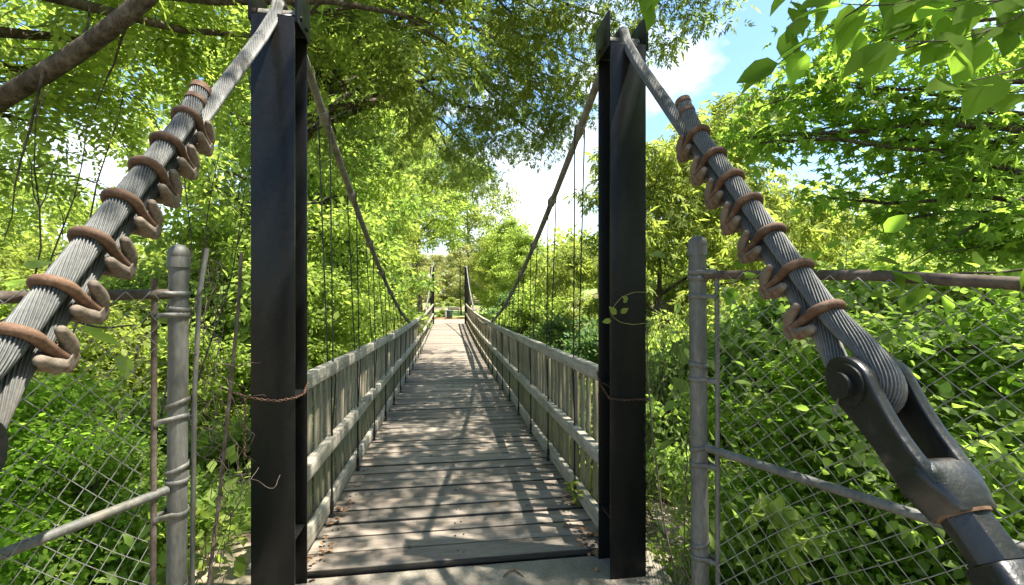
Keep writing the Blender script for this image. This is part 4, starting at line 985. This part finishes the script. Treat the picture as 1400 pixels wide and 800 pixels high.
vine_along('climbing_vine', 'leafy vine hanging on the left fence mesh near its top rail', [(-1.0, 1.62, -.1), (-1.15, 1.4, -.06), (-1.3, 1.2, -.12), (-1.42, 1.0, -.05)], 45, .08, M['leaf_mid'], 73, .07)
# bare thin stems in front of the left trees
def bare(label, base, tips, r0, seed):
    r = np.random.default_rng(seed); t = thing('bare_sapling', label, 'sapling', tuple(base), 'bare thin saplings')
    m = MB(); 
    for tp in tips:
        P = smoothpath(curve(base, tp, r, .35, 14, 0), 2); m.tube(P, np.linspace(r0, r0 * .25, 14), 5)
        for k in range(7):
            j = r.integers(4, 13); d = unit(r.normal(size=3) + (P[13] - P[0]) * .25); m.tube(smoothpath(curve(P[j], P[j] + d * r.uniform(.25, .8), r, .5, 7, 0), 1), np.linspace(r0 * .4, r0 * .12, 7), 4)
    part('stem', m, M['bark'], t, smooth=True)
b0_ = W(-20, 402, 3.6); bare('bare thin sapling with crossing stems at the left edge above the fence', np.array([b0_[0], b0_[1], -2.3]), [W(120, 170, 3.8), W(60, 120, 3.5), W(170, 120, 4.0)], .014, 81)
b0_ = W(210, 402, 4.4); bare('bare curly branched sapling between the left fence post and the left tower', np.array([b0_[0], b0_[1], -2.8]), [W(300, 210, 4.2), W(250, 180, 4.4), W(335, 250, 4.0)], .013, 82)
b0_ = W(1120, 402, 3.6); bare('bare thin sapling behind the right mesh under the cable clips', np.array([b0_[0], b0_[1], -2.3]), [W(1060, 330, 3.6), W(1150, 380, 3.4)], .011, 83)
# twig on the pad
a = W(688, 779, 2.52); b_ = W(716, 779, 2.52); cc = W(703, 770, 2.58)
m = MB(); z_ = -1.565
m.tube([(a[0], a[1], z_), ((a[0] + cc[0]) / 2, (a[1] + cc[1]) / 2, z_ + .012), (cc[0], cc[1], z_ + .004)], [.003, .0045, .005], 6); m.tube([(cc[0], cc[1], z_ + .004), (b_[0], b_[1], z_)], [.005, .003], 6)
tag(part('twig', m, M['dry'], smooth=True), 'small forked dry twig lying on the concrete before the first plank', 'twig')
# rocks on the slopes
ico = bmesh.new(); bmesh.ops.create_icosphere(ico, subdivisions=3, radius=1.0); iv = np.array([v.co[:] for v in ico.verts]); iff = np.array([[v.index for v in f.verts] for f in ico.faces]); ico.free()
for i, (px, py, d, s, lb) in enumerate([(898, 655, 4.4, .11, 'pale rock right of the foot of the right tower post'), (915, 640, 4.9, .13, 'grey rock on the sandy ground left of the right fence post'), (300, 700, 6.2, .26, 'pale rock on the sandy slope between left bar and left tower'), (315, 660, 7.2, .3, 'large pale rock higher on the sandy slope beside the left tower'), (60, 560, 9.5, .5, 'pale boulder seen through the left fence mesh')]):
    p = W(px, py, d); r = np.random.default_rng(60 + i); f = 1 + .18 * np.sin(iv @ r.normal(size=3) * 3) + .12 * np.sin(iv @ r.normal(size=3) * 6)
    z = float(terr(p[0], p[1])); m = MB(); m.add(iv * f[:, None] * s * np.array([1.2, 1, .6]) + np.array([p[0], p[1], z + .05 * s]), iff)
    o = part('rock', m, M['rock'], smooth=False); tag(o, lb, 'rock', 'rocks on the slopes')

# ---------------------------------------------------------------- light
SUN_EL = math.radians(69); az = math.atan2(.9, -.28)       # toward the sun: right and behind the camera
sd = np.array([math.sin(az) * math.cos(SUN_EL), math.cos(az) * math.cos(SUN_EL), math.sin(SUN_EL)])
ld = bpy.data.lights.new('sun', 'SUN'); ld.energy = 4.6; ld.angle = math.radians(.53); ld.color = (1, .95, .87)
lo = bpy.data.objects.new('sun', ld); COL.objects.link(lo); lo.rotation_euler = Vector(sd).to_track_quat('Z', 'Y').to_euler(); lo.location = Vector(sd) * 30
w = bpy.data.worlds.new('World'); sc.world = w; w.use_nodes = True; nt = w.node_tree; nt.nodes.clear()
out = nt.nodes.new('ShaderNodeOutputWorld'); bg = N(nt, 'ShaderNodeBackground', Strength=.15)
sky = nt.nodes.new('ShaderNodeTexSky'); sky.sky_type = 'NISHITA'; sky.sun_disc = False; sky.sun_elevation = SUN_EL; sky.sun_rotation = az
sky.air_density = 1.3; sky.dust_density = .8; sky.ozone_density = 2.0
tc = nt.nodes.new('ShaderNodeTexCoord'); mp = N(nt, 'ShaderNodeMapping'); mp.inputs['Scale'].default_value = (1, 1, 1.9); mp.inputs['Location'].default_value = (1.35, .6, .4)
nt.links.new(tc.outputs['Generated'], mp.inputs[0])
nz = N(nt, 'ShaderNodeTexNoise', Scale=2.2, Detail=9, Roughness=.56); nt.links.new(mp.outputs[0], nz.inputs['Vector'])
cr = ramp(nt, nz.outputs['Fac'], [(.53, (0, 0, 0)), (.66, (1, 1, 1))])
hs = N(nt, 'ShaderNodeHueSaturation', Saturation=1.15, Value=.60); nt.links.new(sky.outputs[0], hs.inputs['Color'])
mx = mixc(nt, cr.outputs[0], hs.outputs[0], (3.5, 3.6, 3.7))
nt.links.new(mx, bg.inputs[0]); nt.links.new(bg.outputs[0], out.inputs[0])

# ---------------------------------------------------------------- camera and render settings
cd = bpy.data.cameras.new('camera'); cam = bpy.data.objects.new('camera', cd); COL.objects.link(cam); sc.camera = cam
cd.sensor_width = 36; cd.lens = F / 1400 * 36; cd.shift_y = (HOR - 400) / 1400; cd.clip_start = .05; cd.clip_end = 2000
cam.rotation_euler = (PI / 2, 0, -TH)
sc.view_settings.view_transform = 'Standard'; sc.view_settings.look = 'None'; sc.view_settings.gamma = 1; sc.view_settings.exposure = 1.88
sc.view_settings.use_curve_mapping = False
sc.render.engine = 'CYCLES'; cy = sc.cycles
cy.max_bounces = 8; cy.diffuse_bounces = 5; cy.glossy_bounces = 3; cy.transmission_bounces = 4; cy.transparent_max_bounces = 4
cy.sample_clamp_indirect = 6; cy.use_denoising = True
try: cy.denoiser = 'OPENIMAGEDENOISE'
except Exception: pass
cy.use_adaptive_sampling = True; cy.adaptive_threshold = .02
sc.render.film_transparent = False
